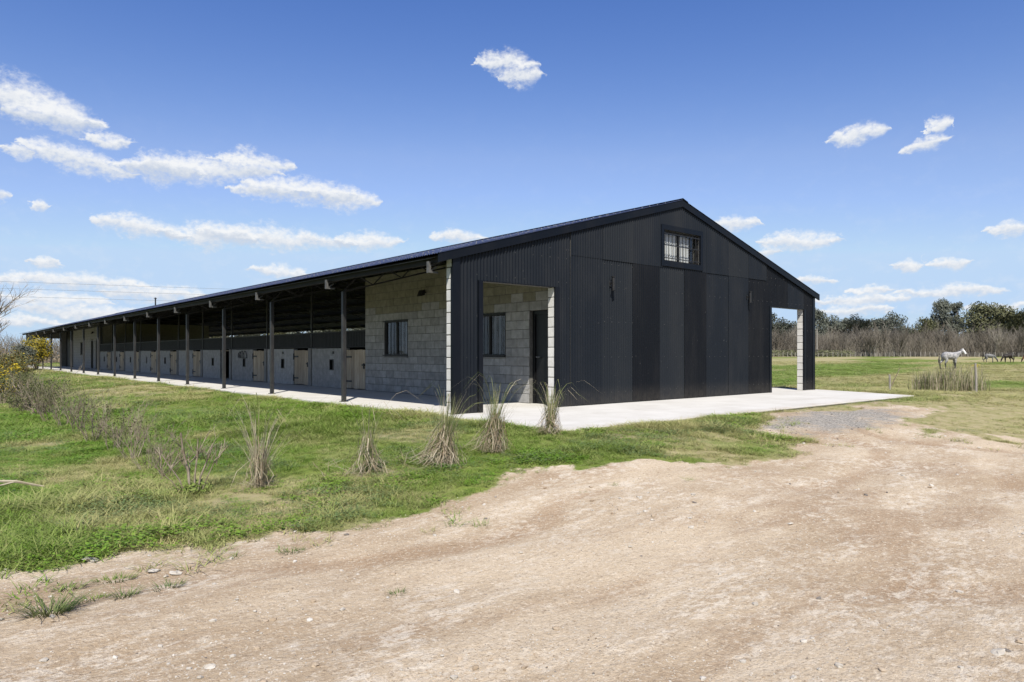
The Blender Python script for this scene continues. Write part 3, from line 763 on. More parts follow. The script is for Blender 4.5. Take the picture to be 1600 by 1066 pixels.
# --- barred windows in the room wall
def side_window(y0, y1, z0, z1, lab=None, n=7):
    fr = MB(); x = WX + 0.03
    for (a, b_, c, d) in ((y0, y0 + 0.06, z0, z1), (y1 - 0.06, y1, z0, z1), (y0 + 0.06, y1 - 0.06, z0, z0 + 0.06), (y0 + 0.06, y1 - 0.06, z1 - 0.06, z1), ((y0 + y1) / 2 - 0.03, (y0 + y1) / 2 + 0.03, z0 + 0.06, z1 - 0.06)):
        fr.box(x, x + 0.07, a, b_, c, d)
    w = fr.build('window', M['black'], B)
    g = MB(); g.add([(x + .033, y0 + .055, z0 + .055), (x + .033, y1 - .055, z0 + .055), (x + .033, y1 - .055, z1 - .055), (x + .033, y0 + .055, z1 - .055)], [(0, 1, 2, 3)]); g.build('pane', M['glass'], w)
    cu = MB()
    k = 40
    a, b_ = y0 + 0.06 + 0.0 * (y1 - y0), y0 + 0.55 * (y1 - y0)
    for i in range(k + 1):
        yy = a + (b_ - a) * i / k; xx = x + 0.12 + 0.018 * math.sin(i * 0.9)
        cu.v += [(xx, yy, z0 + 0.05), (xx, yy, z1 - 0.05)]
    for i in range(k): cu.f.append((2*i, 2*i+2, 2*i+3, 2*i+1))
    cu.build('curtain', M['blind'], w)
    bm_ = MB(); bm_.tube((WX - 0.03, 0, z0 - 0.0), (WX - 0.03, 0, z1), 0.007, 0.007, 6); bmm = bm_.mesh('bar', M['black'])
    for i in range(n): obj('bar', bmm, w, (0, y0 + (y1 - y0) * (i + 0.5) / n, 0))
    for z in (z0 + 0.03, z1 - 0.03):
        hb = MB(); hb.box(WX - 0.045, WX - 0.015, y0 - 0.02, y1 + 0.02, z - 0.012, z + 0.012); hb.build('bar_rail', M['black'], w)
    si = MB(); si.cbox(WX - 0.03, WX + 0.05, y0 - 0.02, y1 + 0.02, z0 - 0.035, z0 - 0.002, 0.005); si.build('sill', M['render'], w)
    return w
for wn_ in WIN: side_window(*wn_)
dr = MB(); dr.box(WX + 0.12, WX + 0.16, 0.31, 1.18, 0.0, 1.99)
for (a, b_, c, d) in ((0.31, 0.38, 0.0, 1.99), (1.11, 1.18, 0.0, 1.99), (0.38, 1.11, 1.92, 1.99)): dr.box(WX + 0.09, WX + 0.119, a, b_, c, d)
dr = dr.build('door', M['dark_door'], B)  # shade of the dark room behind is put into the leaf's colour
hd = MB(); hd.tube((WX + 0.12, 1.04, 1.0), (WX + 0.06, 1.04, 1.0), 0.012, 0.012, 6); hd.tube((WX + 0.06, 1.04, 1.0), (WX + 0.06, 0.92, 1.0), 0.01, 0.01, 6); hd.build('handle', M['galv'], dr)

# --- gable window with bars and curtain
fr = MB(); a0, a1, c0, c1 = 5.87, 7.51, 3.10, 4.065
for (a, b_, c, d) in ((a0, a0 + 0.10, c0, c1), (a1 - 0.10, a1, c0, c1), (a0 + 0.10, a1 - 0.10, c0, c0 + 0.13), (a0 + 0.10, a1 - 0.10, c1 - 0.12, c1)):
    fr.cbox(a, b_, -0.055, -0.002, c, d, 0.004)
gwin = fr.build('window', M['trim'], B)
sf = MB()
for (a, b_, c, d) in ((5.955, 6.0, 3.22, 3.95), (7.38, 7.425, 3.22, 3.95), (6.0, 7.38, 3.22, 3.265), (6.0, 7.38, 3.905, 3.95), (6.63, 6.69, 3.265, 3.905)): sf.box(a, b_, 0.05, 0.085, c, d)
sf.build('sash', M['black'], gwin)
g = MB(); g.add([(5.99, .068, 3.25), (7.39, .068, 3.25), (7.39, .068, 3.92), (5.99, .068, 3.92)], [(0, 1, 2, 3)]); g.build('pane', M['glass'], gwin)
cu = MB()
for (p, q) in ((5.97, 6.66), (6.72, 7.13)):
    k = 60; o = len(cu.v)
    for i in range(k + 1):
        xx = p + (q - p) * i / k; yy = 0.115 + 0.012 * math.sin(i * 0.85) + 0.006 * math.sin(i * 2.3)
        cu.v += [(xx, yy, 3.235), (xx, yy, 3.88)]
    for i in range(k): cu.f.append((o+2*i, o+2*i+2, o+2*i+3, o+2*i+1))
cu.build('curtain', M['curtain'], gwin)
bm_ = MB(); bm_.tube((0, -0.02, 3.20), (0, -0.02, 3.96), 0.008, 0.008, 6); bmm = bm_.mesh('bar', M['black'])
for i in range(11): obj('bar', bmm, gwin, (6.03 + 0.135 * i, 0, 0))
for z in (3.30, 3.60, 3.87):
    hb = MB(); hb.box(5.97, 7.41, -0.034, -0.026, z - 0.01, z + 0.01); hb.build('bar_rail', M['black'], gwin)

# --- loose boxes along the veranda
NB, PITCH, Y0 = 10, 3.86, 8.40
sb = MB()
sb.box(WX + 0.007, WX + 0.15, 1.245, 2.05, 0, 1.245); sb.box(WX + 0.007, WX + 0.15, 2.31, 3.62, 0, 1.245); sb.box(WX + 0.007, WX + 0.15, 2.05, 2.31, 0, 0.55); sb.box(WX + 0.007, WX + 0.15, 2.05, 2.31, 0.9, 1.245)
stall_mortar = sb.mesh('stall_wall', M['block'])
sb = MB(); lay_blocks(1.24, 3.62, 1.25, [(2.05, 2.31, 0.55, 0.9)], lambda a, b_, c, d: sb.cbox(WX + 0.003, WX + 0.155, a - 0.003, b_ + 0.003, c - 0.003, d + 0.003, 0.004))
stall_blocks = sb.mesh('block_course', M['block'])
hf = MB()
for (a, b_, c, d) in ((2.05, 2.075, 0.55, 0.9), (2.285, 2.31, 0.55, 0.9), (2.075, 2.285, 0.55, 0.575), (2.075, 2.285, 0.875, 0.9)): hf.box(WX - 0.012, WX + 0.06, a, b_, c, d)
hf.box(WX + 0.07, WX + 0.08, 2.05, 2.31, 0.55, 0.9)
hatch = hf.mesh('feed_hatch', M['black'])
pb = MB(); pb.cbox(WX - 0.035, WX + 0.17, 3.635, 3.845, -0.01, 1.26, 0.008); pillar = pb.mesh('pillar', M['render'])
ip = MB(); ip.box(WX + 0.02, WX + 0.08, 3.69, 3.75, 1.262, 3.33); inner_post = ip.mesh('inner_post', M['steel'])
def panel_mesh(y0, y1, z0, z1):
    mb = MB(); n = int((y1 - y0) / 0.012)
    for i in range(n + 1):
        y = y0 + (y1 - y0) * i / n; x = WX + 0.06 + 0.012 * math.sin(2 * math.pi * y / 0.10)
        mb.v += [(x, y, z0), (x, y, z1)]
    for i in range(n): mb.f.append((2*i, 2*i+2, 2*i+3, 2*i+1))
    mb.box(WX + 0.03, WX + 0.09, y0, y1, z1, z1 + 0.04); mb.box(WX + 0.03, WX + 0.09, y0, y1, z0 - 0.02, z0)
    return mb.mesh('stall_panel', M['panel'])
upper = panel_mesh(0.0, 3.68, 1.29, 1.74)
NPL = 7
pl = MB(); pl.cbox(WX + 0.005, WX + 0.04, 0.003, 1.16 / NPL - 0.003, 0.03, 1.195, 0.004); plank = pl.mesh('plank', M['plank'])
hg = MB(); hg.box(WX - 0.012, WX + 0.004, -0.34, 0.0, -0.028, 0.028); hg.box(WX - 0.014, WX + 0.004, 0.0, 0.06, -0.10, 0.10); hg.tube((WX - 0.02, 0.0, -0.11), (WX - 0.02, 0.0, 0.11), 0.014, 0.014, 6)
hinge = hg.mesh('hinge', M['black'])
lt = MB(); lt.box(WX - 0.02, WX + 0.004, -0.07, 0.10, -0.022, 0.022); lt.box(WX - 0.03, WX - 0.005, -0.05, 0.0, -0.11, 0.05); lt.tube((WX - 0.05, -0.02, 0.0), (WX - 0.02, -0.02, 0.0), 0.014, 0.014, 6)
latch = lt.mesh('latch', M['black'])
hk = MB()
for dy in (-0.035, 0.035): hk.box(WX - 0.012, WX + 0.002, dy - 0.014, dy + 0.014, 1.07, 1.15)
number_marks = hk.mesh('number_plate', M['black'])
led = MB(); led.box(WX + 0.045, WX + 0.09, 0.02, 1.14, 0.2, 0.3); led.box(WX + 0.045, WX + 0.09, 0.02, 1.14, 0.9, 1.0); ledge = led.mesh('ledge', M['plank'])
rd = random.Random(9)
for k in range(NB):
    yb = Y0 + PITCH * k
    sw = obj('stall_wall', stall_mortar, B, (0, yb, 0))
    obj('block_course', stall_blocks, sw, kind='stuff')
    obj('pillar', pillar, B, (0, yb, 0)); obj('inner_post', inner_post, B, (0, yb, 0))
    obj('stall_panel', upper, B, (0, yb, 0))
    if k not in (6,): obj('feed_hatch', hatch, sw)
    if k in (0, 1): obj('number_plate', number_marks, sw, (0, 2.05 + 0.1 * k, 0))
    d = obj('stall_door', ledge, B, (0, yb + 0.02, 0))
    for i in range(NPL): obj('plank', plank, d, (rd.uniform(-.003, .003), i * 1.16 / NPL, rd.uniform(-.01, .006)))
    obj('hinge', hinge, d, (-0.002, 1.16, 0.98)); obj('hinge', hinge, d, (-0.002, 1.16, 0.24)); obj('latch', latch, d, (-0.002, 0.06, 0.74))
    if k == 3:                                                # this leaf stands open into the box
        d.rotation_euler = (0, 0, R(-78)); d.location = (3.4, yb + 1.9, 0)
        for c in d.children:
            if c.name.startswith('plank'): pass
        d['label'] = 'stall door swung open into the dark box'
        p = MB(); p.box(WX + 0.02, WX + 0.06, 0.02, 1.18, 1.19, 1.22); obj('door_head', p.mesh('door_head', M['plank']), B, (0, yb, 0))
st = MB()
for k in range(NB + 1):
    y = Y0 + PITCH * k - 0.2
    if k: st.box(WX + 0.2, W - WX - 0.2, y, y + 0.14, 0, 1.74)
st.box(6.56, 6.70, 8.4, 47, 0, 1.74)
st.box(W - WX - 0.15, W - WX, 8.4, 47, 0, 1.25); st.box(W - WX - 0.10, W - WX - 0.05, 8.4, 47, 1.262, 1.70)
st.build('stall_partition', M['panel'], B)

# --- far rooms and far gable
YF = Y0 + PITCH * NB
FWIN = [(53.2, 54.4, 1.0, 2.0)]; FDOOR = [(49.25, 50.15, 0, 2.05), (47.75, 48.35, 0, 2.05)]
fb = MB(); lay_blocks(YF, 57.8, 3.3, FWIN + FDOOR, lambda a, b_, c, d: fb.cbox(WX, WX + 0.19, a, b_, c, d, 0.006))
fw = MB()
for (a, b_) in ((YF, 47.75), (48.35, 49.25), (50.15, 53.2), (54.4, 57.8)): fw.box(WX + 0.008, WX + 0.18, a, b_, 0, 3.3)
fw.box(WX + 0.008, WX + 0.18, 53.2, 54.4, 0, 1.0); fw.box(WX + 0.008, WX + 0.18, 53.2, 54.4, 2.0, 3.3)
fw.box(WX + 0.008, WX + 0.18, 49.25, 50.15, 2.05, 3.3); fw.box(WX + 0.008, WX + 0.18, 47.75, 48.35, 2.05, 3.3)
fwo = fw.build('room_wall', M['mortar'], B); fb.build('block_course', M['block'], fwo, kind='stuff')
side_window(53.2, 54.4, 1.0, 2.0, n=6)
for (a, b_, *_r2) in FDOOR:
    dd = MB(); dd.box(WX + 0.12, WX + 0.16, a + 0.01, b_ - 0.01, 0, 2.04); dd.build('door', M['dark_door'], B)
ds = MB()
ds.box(WX - 0.03, WX + 0.03, 57.82, 61.0, 0.0, 3.35); ds.build('dark_panel', M['panel'], B)  # dark full-height panel at the far end of the wall
ow = MB(); ow.box(WX + 0.2, W - WX, YF + 0.02, YF + 0.2, 0, 3.3); ow.box(W - WX - .19, W - WX, YF + 0.21, 61, 0, 3.3); ow.build('partition_wall', M['block_up'], B)
fg = MB(); top = lambda x: roofz(x) - 0.09
for (a, b_, zb) in ((0.0, 0.64, -0.05), (0.64, 2.49, 2.4), (2.49, W / 2, -0.05), (W / 2, 10.78, -0.05), (10.78, 12.64, 2.38), (12.64, 13.27, -0.05)):
    fg.prismx(a, b_, zb, top(a), top(b_), 61.01, 61.18)
fgo = fg.build('gable_wall', M['mortar'], B)
fg = MB(); z = 0; j = 0
while z < 2.85:
    h = min(0.19, 2.85 - z)
    for (a, b_) in (((0.003, 0.39), (0.40, 0.637)) if j % 2 == 0 else ((0.003, 0.19), (0.20, 0.637))): fg.cbox(a, b_, 61.0, 61.05, z + 0.004, z + h, 0.005)
    z += 0.2; j += 1
fg.build('block_course', M['block'], fgo, kind='stuff')

# --- things fixed to the walls
def wall_lamp(name, loc, rz, s, lab, grp=None):
    e = empty(name, loc, (0, 0, rz), label=lab, category='lamp')
    if grp: e['group'] = grp
    a = MB(); a.cbox(-0.035 * s, 0.035 * s, -0.012, 0.0, -0.06 * s, 0.06 * s, 0.003); a.box(-0.015, 0.015, -0.06, -0.012, -0.02, 0.02); a.build('bracket', M['black'], e)
    c = MB(); c.tube((0, -0.09, -0.14 * s), (0, -0.09, 0.14 * s), 0.034 * s, 0.034 * s, 14, True)
    c.build('lamp_body', M['black'], e)
    for z in (-0.155 * s, 0.135 * s):
        r_ = MB(); r_.tube((0, -0.09, z), (0, -0.09, z + 0.014), 0.05 * s, 0.05 * s, 14); r_.build('collar', M['black'], e)
wall_lamp('wall_lamp', (4.12, -0.03, 2.57), 0, 1.0, 'small black cylinder wall lamp on the gable left of the barred window', 'gable wall lamps')
wall_lamp('wall_lamp', (9.55, -0.03, 2.57), 0, 1.0, 'small black cylinder wall lamp on the gable right of the barred window', 'gable wall lamps')
def flood(y, lab):
    e = empty('flood_lamp', (WX, y, 2.66), label=lab, category='lamp')
    a = MB(); a.box(-0.10, 0.0, -0.02, 0.02, -0.015, 0.015); a.build('bracket', M['black'], e)
    c = MB(); c.add([(-0.22,-0.09,-0.11),(-0.22,0.09,-0.11),(-0.06,0.05,-0.07),(-0.06,-0.05,-0.07),(-0.15,-0.09,0.05),(-0.15,0.09,0.05),(-0.05,0.05,0.07),(-0.05,-0.05,0.07)],
                    [(0,1,2,3),(7,6,5,4),(0,4,5,1),(1,5,6,2),(2,6,7,3),(3,7,4,0)]); c.build('lamp_body', M['black'], e)
flood(5.2, 'small black flood lamp on the block wall right of the barred side window')
flood(48.9, 'small dark flood lamp high on the wall of the far room')
tk = empty('tack_rack', (WX - 0.01, Y0 + PITCH * 2 + 2.2, 0.93), label='dark webbing halters hanging on a rail on a stall wall', category='tack rack')
a = MB(); a.box(-0.03, 0.0, -0.40, 0.42, -0.03, -0.005); a.build('rail', M['black'], tk)
for q, (yy, w_, h_) in enumerate(((-0.22, 0.20, 0.26), (0.08, 0.15, 0.28), (0.27, 0.12, 0.24), (0.36, 0.08, 0.2))):
    c = MB(); pts = []
    for i in range(15):
        u = math.pi * i / 14; pts.append((-0.03 - 0.012 * q, yy + w_ * math.cos(u), h_ * math.sin(u) - 0.01))
    c.path(pts, [0.011] * 15, 5); c.build('strap', M['rope'], tk)

# ================================================================== VEGETATION: meshes
def blade(mb, rnd, x, y, ang, lean, h, w, bend=0.4, seg=2, z=0.0):
    dx, dy = math.cos(ang), math.sin(ang)
    pts, ws = [], []
    for i in range(seg + 1):
        t = i / seg
        out = lean * t + bend * t * t
        pts.append((x + dx * out * h, y + dy * out * h, z + h * t * (1 - 0.35 * bend * t)))
        ws.append(w * (1 - t) ** 0.7 if i < seg else 0.0004)
    mb.strip(pts, ws, (-dy, dx, 0))
def clump(seed, n, rad, h, w, mat, bend=0.5):
    r = random.Random(seed); mb = MB()
    for i in range(n):
        a = r.uniform(0, 6.283); d = rad * math.sqrt(r.random())
        blade(mb, r, d * math.cos(a), d * math.sin(a), r.uniform(0, 6.283), r.uniform(0.05, 0.8), h * r.uniform(0.5, 1.15), w * r.uniform(0.7, 1.3), bend * r.uniform(0.3, 1.6))
    return mb.mesh('clump', M[mat])
def weed(seed, n, rad, h, lw, mat):
    """low broad-leaved plant: leaflets on short stalks"""
    r = random.Random(seed); mb = MB()
    for i in range(n):
        a = r.uniform(0, 6.283); d = rad * math.sqrt(r.random()); z = h * r.uniform(0.35, 1.0)
        x, y = d * math.cos(a), d * math.sin(a); s = lw * r.uniform(0.6, 1.3); th = r.uniform(0, 6.283); tl = r.uniform(-0.5, 0.5); tl2 = r.uniform(-0.5, 0.5)
        u = Vector((math.cos(th), math.sin(th), tl)).normalized() * s; v = Vector((-math.sin(th), math.cos(th), tl2)).normalized() * s * 0.6
        c = Vector((x, y, z))
        mb.add([tuple(c - u), tuple(c + v), tuple(c + u), tuple(c - v)], [(0, 1, 2, 3)])
    return mb.mesh('weed', M[mat])
src = bpy.data.collections.new('grass_sources')
KINDS = [clump(1, 34, 0.10, 0.095, 0.0026, 'grass'), clump(2, 30, 0.11, 0.075, 0.0028, 'grass', 0.8), clump(3, 30, 0.09, 0.12, 0.0026, 'grass', 0.6), clump(4, 26, 0.12, 0.06, 0.003, 'grass', 1.0),
         weed(5, 40, 0.11, 0.065, 0.012, 'weed'), weed(6, 36, 0.10, 0.05, 0.015, 'weed'), weed(7, 44, 0.12, 0.075, 0.010, 'bluegreen'), clump(8, 22, 0.07, 0.17, 0.0034, 'grass', 0.7)]
for i, k in enumerate(KINDS):
    o = bpy.data.objects.new('grass_source_%02d' % i, k); src.objects.link(o)

def scatter(name, pts, rot, scl, idx, tint, coll, **tags):
    me = bpy.data.meshes.new(name); me.from_pydata(pts.tolist(), [], [])
    for nm, ty, val in (('rot', 'FLOAT_VECTOR', rot), ('scl', 'FLOAT_VECTOR', scl), ('idx', 'INT', idx), ('tint', 'FLOAT', tint)):
        a = me.attributes.new(nm, ty, 'POINT')
        a.data.foreach_set('vector' if ty == 'FLOAT_VECTOR' else 'value', np.ascontiguousarray(val, dtype=np.int32 if ty == 'INT' else np.float32).ravel())
    o = obj(name, me, **tags)
    g = bpy.data.node_groups.new(name + '_nodes', 'GeometryNodeTree')
    g.interface.new_socket('Geometry', in_out='INPUT', socket_type='NodeSocketGeometry'); g.interface.new_socket('Geometry', in_out='OUTPUT', socket_type='NodeSocketGeometry')
    n = g.nodes; gi = n.new('NodeGroupInput'); go = n.new('NodeGroupOutput')
    m2p = n.new('GeometryNodeMeshToPoints'); ip_ = n.new('GeometryNodeInstanceOnPoints'); ci = n.new('GeometryNodeCollectionInfo')
    ci.inputs['Collection'].default_value = coll; ci.inputs['Separate Children'].default_value = True; ci.inputs['Reset Children'].default_value = True
    ip_.inputs['Pick Instance'].default_value = True
    def at(nm, ty):
        a = n.new('GeometryNodeInputNamedAttribute'); a.data_type = ty; a.inputs['Name'].default_value = nm; return a.outputs['Attribute']
    g.links.new(gi.outputs[0], m2p.inputs[0]); g.links.new(m2p.outputs[0], ip_.inputs['Points']); g.links.new(ci.outputs[0], ip_.inputs['Instance'])
    g.links.new(at('idx', 'INT'), ip_.inputs['Instance Index']); g.links.new(at('rot', 'FLOAT_VECTOR'), ip_.inputs['Rotation']); g.links.new(at('scl', 'FLOAT_VECTOR'), ip_.inputs['Scale'])
    g.links.new(ip_.outputs[0], go.inputs[0])
    md = o.modifiers.new('scatter', 'NODES'); md.node_group = g
    return o

def gsurf(x, y):
    """height of the built ground sheet at points near the camera"""
    x = np.asarray(x, float); y = np.asarray(y, float)
    i = np.clip(np.searchsorted(gx, x) - 1, 0, nx - 2); j = np.clip(np.searchsorted(gy, y) - 1, 0, ny - 2)
    u = (x - gx[i]) / (gx[i + 1] - gx[i]); v = (y - gy[j]) / (gy[j + 1] - gy[j])
    Z = GZ.reshape(ny, nx)
    return (Z[j, i] * (1 - u) + Z[j, i + 1] * u) * (1 - v) + (Z[j + 1, i] * (1 - u) + Z[j + 1, i + 1] * u) * v
def gs(x, y): return float(gsurf(np.array([x]), np.array([y]))[0])

# --- lawn and paddock grass: nobody could count it
def radial(n, r0, r1, power, a0, a1):
    u = RNG.random(n); p = 2 - power
    r = (r0 ** p + u * (r1 ** p - r0 ** p)) ** (1 / p)
    a = np.radians(a0 + (a1 - a0) * RNG.random(n))
    return -7.2 + r * np.sin(a), -10.0 + r * np.cos(a), r
X1, Y1, R1 = radial(42000, 3.2, 13, 0.15, -12, 98)
X2, Y2, R2 = radial(125000, 10, 150, 1.6, -3, 84)
ne = 2600                                                            # a ragged fringe along the edges of the slab
u_ = RNG.random(ne); XE = np.where(u_ < 0.6, -0.4 + 13.2 * RNG.random(ne), -0.27 - 0.22 * RNG.random(ne) ** 2); YE = np.where(u_ < 0.6, -3.07 - 0.25 * RNG.random(ne) ** 2, -3.1 + 32 * RNG.random(ne) ** 1.5)
X, Y = np.concatenate([X1, X2, XE]), np.concatenate([Y1, Y2, YE]); RR = np.hypot(X + 7.2, Y + 10)
dmask = dirt_mask(X, Y)
keep = (dmask < 0.42 + 0.25 * (RNG.random(len(X)) - 0.5)) | ((RNG.random(len(X)) < 0.012) & (dirt_sd(X, Y) < 0.9))
keep &= ~((X > -0.24) & (X < np.where(Y < 0, 13.47 + 1.15 * Y / 3.1, 13.47)) & (Y > -3.06) & (Y < 62))
keep &= ~((X > 13.5) & (Y > 6 + (X - 13.5) * 1.1))                   # hidden behind the building
fringe = (X > -0.6) & (Y > -3.4) & (Y < -3.05) & (fbm(X * 1.2, Y * 0 + 3.3, 15) > 0.42)
keep |= fringe
keep &= RNG.random(len(X)) > 0.5 * np.exp(-((X - 10) / 6.0) ** 2 - ((Y + 6.0) / 2.4) ** 2)
keep &= RNG.random(len(X)) > 0.55 * ss(0.56, 0.68, fbm(X * 0.8, Y * 0.8, 27))
X, Y, RR, dmask = X[keep], Y[keep], RR[keep], dmask[keep]
n = len(X)
dr_ = dry_mask(X, Y)
wn_ = fbm(X * 0.9, Y * 0.9, 61); wn2 = fbm(X * 0.7, Y * 0.7, 71); r01 = RNG.random(n)
idx = np.select([r01 < 0.30, r01 < 0.55, r01 < 0.78], [0, 1, 3], 2)
idx = np.where((wn_ > 0.50) & (RNG.random(n) < 0.42) & (X < 6) & (dmask < .3), np.where(RNG.random(n) < 0.6, 4, 5), idx)
idx = np.where((wn2 > 0.60) & (RNG.random(n) < 0.38) & (X < 6) & (dmask < .3), 6, idx)
idx = np.where(RNG.random(n) < 0.02, 7, idx)
lush = 0.62 + 0.75 * ss(0.35, 0.7, fbm(X * 0.45, Y * 0.45, 81)) + 0.5 * ss(0.5, 0.78, fbm(X * 2.3, Y * 2.3, 83))
worn = np.exp(-((X - 10) / 6.0) ** 2 - ((Y + 6.0) / 2.4) ** 2)
s0 = lush * (0.75 + 0.5 * RNG.random(n)) * (1 - 0.55 * worn)
s0 = s0 * np.where(dmask > 0.12, 0.8, 1.0)
wide = np.clip((RR / 10) ** 0.55, 1, 5.0)
hi_ = 0.62 * s0 * np.clip((RR / 14) ** 0.22, 1, 1.6)
hi_ = hi_ * np.where(np.hypot(np.maximum(-0.25 - X, 0), np.maximum(-3.1 - Y, 0)) < 0.35, 0.8, 1.0)
scl = np.stack([s0 * wide, s0 * wide, hi_], 1)
rot = np.stack([RNG.normal(0, .08, n), RNG.normal(0, .08, n), RNG.random(n) * 6.283], 1)
tint = np.clip(dr_ * 0.9 + RNG.normal(0.06, 0.2, n), 0, 1)
scatter('grass', np.stack([X, Y, gsurf(X, Y) - 0.004], 1), rot, scl, idx, tint, src, kind='stuff', label='short green and straw-coloured grass with clover and weeds')

# --- loose grit and pebbles on the track
def pebble(seed, mat):
    r = random.Random(seed); mb = MB()
    vs = []; nlat, nlon = 3, 6
    vs.append((0, 0, 0.5))
    for i in range(1, nlat):
        for j in range(nlon):
            ph = math.pi * i / nlat; th = 2 * math.pi * j / nlon; k = r.uniform(0.75, 1.2)
            vs.append((k * math.sin(ph) * math.cos(th), k * 0.8 * math.sin(ph) * math.sin(th), k * 0.5 * math.cos(ph)))
    vs.append((0, 0, -0.4)); fs = []
    for j in range(nlon): fs.append((0, 1 + j, 1 + (j + 1) % nlon))
    for j in range(nlon): fs.append((1 + j, 1 + nlon + j, 1 + nlon + (j + 1) % nlon, 1 + (j + 1) % nlon))
    for j in range(nlon): fs.append((1 + nlon + j, 2 * nlon + 1, 1 + nlon + (j + 1) % nlon))
    mb.add(vs, fs); return mb.mesh('pebble', M[mat])
psrc = bpy.data.collections.new('pebble_sources')
M['pebble_tan'] = pmat('tan grit', (0.38, 0.29, 0.20), (0.52, 0.43, 0.33), 9, 0.95, 0.1)
for i, mm in enumerate(('stone', 'stone', 'stone', 'pebble_tan', 'pebble_tan', 'stone_dk')):
    o = bpy.data.objects.new('pebble_source_%d' % i, pebble(40 + i, mm)); psrc.objects.link(o)
XP, YP, RP = radial(150000, 2.6, 24, 1.05, -6, 88)
band = fbm(XP * 0.8, YP * 1.7, 91)
kp = (dirt_mask(XP, YP) > 0.5) & (RNG.random(len(XP)) < np.clip(0.18 + 2.6 * (band - 0.42), 0.12, 1.0))
XP, YP, RP = XP[kp], YP[kp], RP[kp]; n = len(XP)
ps = 0.0026 + 0.0055 * RNG.random(n) ** 2.2 + 0.024 * (RNG.random(n) < 0.045) * RNG.random(n) ** 1.9
gravel_z = np.exp(-((XP - 4.3) / 2.6) ** 2 - ((YP + 4.4) / 0.8) ** 2) > 0.35
pidx = np.where(gravel_z & (RNG.random(n) < 0.7), 5, RNG.choice([0, 1, 2, 3, 4, 5], n, p=[.22, .2, .18, .18, .16, .06]))
scatter('gravel', np.stack([XP, YP, gsurf(XP, YP) + ps * 0.15], 1), np.stack([RNG.normal(0, .25, n), RNG.normal(0, .25, n), RNG.random(n) * 6.283], 1),
        np.stack([ps, ps, ps * 0.9], 1), pidx, np.zeros(n), psrc, kind='stuff', label='loose grit and pebbles on the sandy track')

# --- larger stones one can pick out
def rock(name, x, y, s, mat, lab, seed, flat=0.55):
    r = random.Random(seed); mb = MB(); nl, nn = 6, 9; vs = [(0, 0, flat)]; fs = []
    for i in range(1, nl):
        for j in range(nn):
            ph = math.pi * i / nl; th = 2 * math.pi * j / nn; k = r.uniform(0.6, 1.3)
            vs.append((k * math.sin(ph) * math.cos(th) * 1.25, k * math.sin(ph) * math.sin(th), k * flat * math.cos(ph)))
    vs.append((0, 0, -flat))
    for j in range(nn): fs.append((0, 1 + j, 1 + (j + 1) % nn))
    for i in range(nl - 2):
        for j in range(nn): fs.append((1 + i*nn + j, 1 + (i+1)*nn + j, 1 + (i+1)*nn + (j+1) % nn, 1 + i*nn + (j+1) % nn))
    for j in range(nn): fs.append((1 + (nl-2)*nn + j, 1 + (nl-1)*nn, 1 + (nl-2)*nn + (j+1) % nn))
    mb.add(vs, fs); me = mb.mesh(name, M[mat])
    obj(name, me, None, (x, y, gs(x, y) + s * 0.12), (r.uniform(-.2, .2), r.uniform(-.2, .2), r.uniform(0, 6)), (s, s, s), label=lab, category='stone')
for i, (x, y, s, mat, lab) in enumerate((
    (-5.54, -4.08, 0.05, 'stone', 'white stone at the lawn edge below the straw-coloured tussock'),
    (-6.25, -4.33, 0.05, 'stone', 'pale stone at the lawn edge above the road tufts'),
    (-6.15, -6.61, 0.022, 'stone', 'small pale stone alone on the bare track at the bottom left'),
    (-3.18, -8.96, 0.032, 'stone', 'flat pale half-buried stone at the bottom right corner'),
    (-3.12, -8.99, 0.015, 'stone_dk', 'small dark broken stone beside the flat pale one at bottom right'),
    (-1.92, -6.34, 0.018, 'stone_dk', 'small dark stone in the middle of the track'),
    (-5.87, -4.99, 0.035, 'stone', 'white stone on the track right of the small tufts'),
    (-5.97, -4.86, 0.04, 'stone', 'white stone on the track just below the lawn edge'),
    (21.46, -1.66, 0.17, 'stone_dk', 'dark grey boulder beside the reed clump in the paddock'))):
    rock('stone', x, y, s, mat, lab, 300 + i, 0.22 if x > -3.5 and x < -3 else 0.35)

# --- grass tufts growing in the track
def tuft(x, y, n, rad, h, lab, seed, mat='tuft', sx=1.0, rz=0.0):
    r = random.Random(seed); mb = MB()
    for i in range(n):
        a = r.uniform(0, 6.283); d = rad * math.sqrt(r.random())
        px, py = d * math.cos(a) * sx, d * math.sin(a) * 0.55
        blade(mb, r, px, py, a + r.uniform(-.6, .6), r.uniform(0.3, 1.3), h * r.uniform(0.5, 1.2), 0.0028 * r.uniform(.7, 1.3), 0.6 * r.uniform(.3, 1.5), 3)
    o = mb.build('grass_tuft', M[mat], None, label=lab, category='grass tuft', group='tufts growing in the bare track')
    o.location = (x, y, gs(x, y) - 0.004); o.rotation_euler = (0, 0, rz)
M['tuft_b'] = leafmat('bright tuft blade', (0.19, 0.29, 0.05), (0.36, 0.41, 0.12), inst=False)
tuft(-6.62, -5.36, 190, 0.10, 0.11, 'largest dark green grass tuft alone on the track at far left', 1)
tuft(-6.22, -4.90, 120, 0.09, 0.04, 'low bright green grass patch uppermost among the track tufts', 2, 'tuft_b', 1.4, -0.1)
tuft(-6.47, -4.94, 80, 0.07, 0.04, 'flat grey-green tuft above the largest track tuft', 3, 'tuft', 1.3)
tuft(-6.0, -5.28, 70, 0.075, 0.05, 'thin spreading tuft rightmost of the track tufts', 4, 'tuft', 1.4)
tuft(-6.40, -5.22, 80, 0.08, 0.03, 'low yellow-green patch touching the largest track tuft', 5, 'tuft_b', 1.3)
tuft(-6.24, -5.30, 70, 0.06, 0.06, 'leaning olive tuft between the low patch and the thin tuft', 6, 'tuft', 1.2)
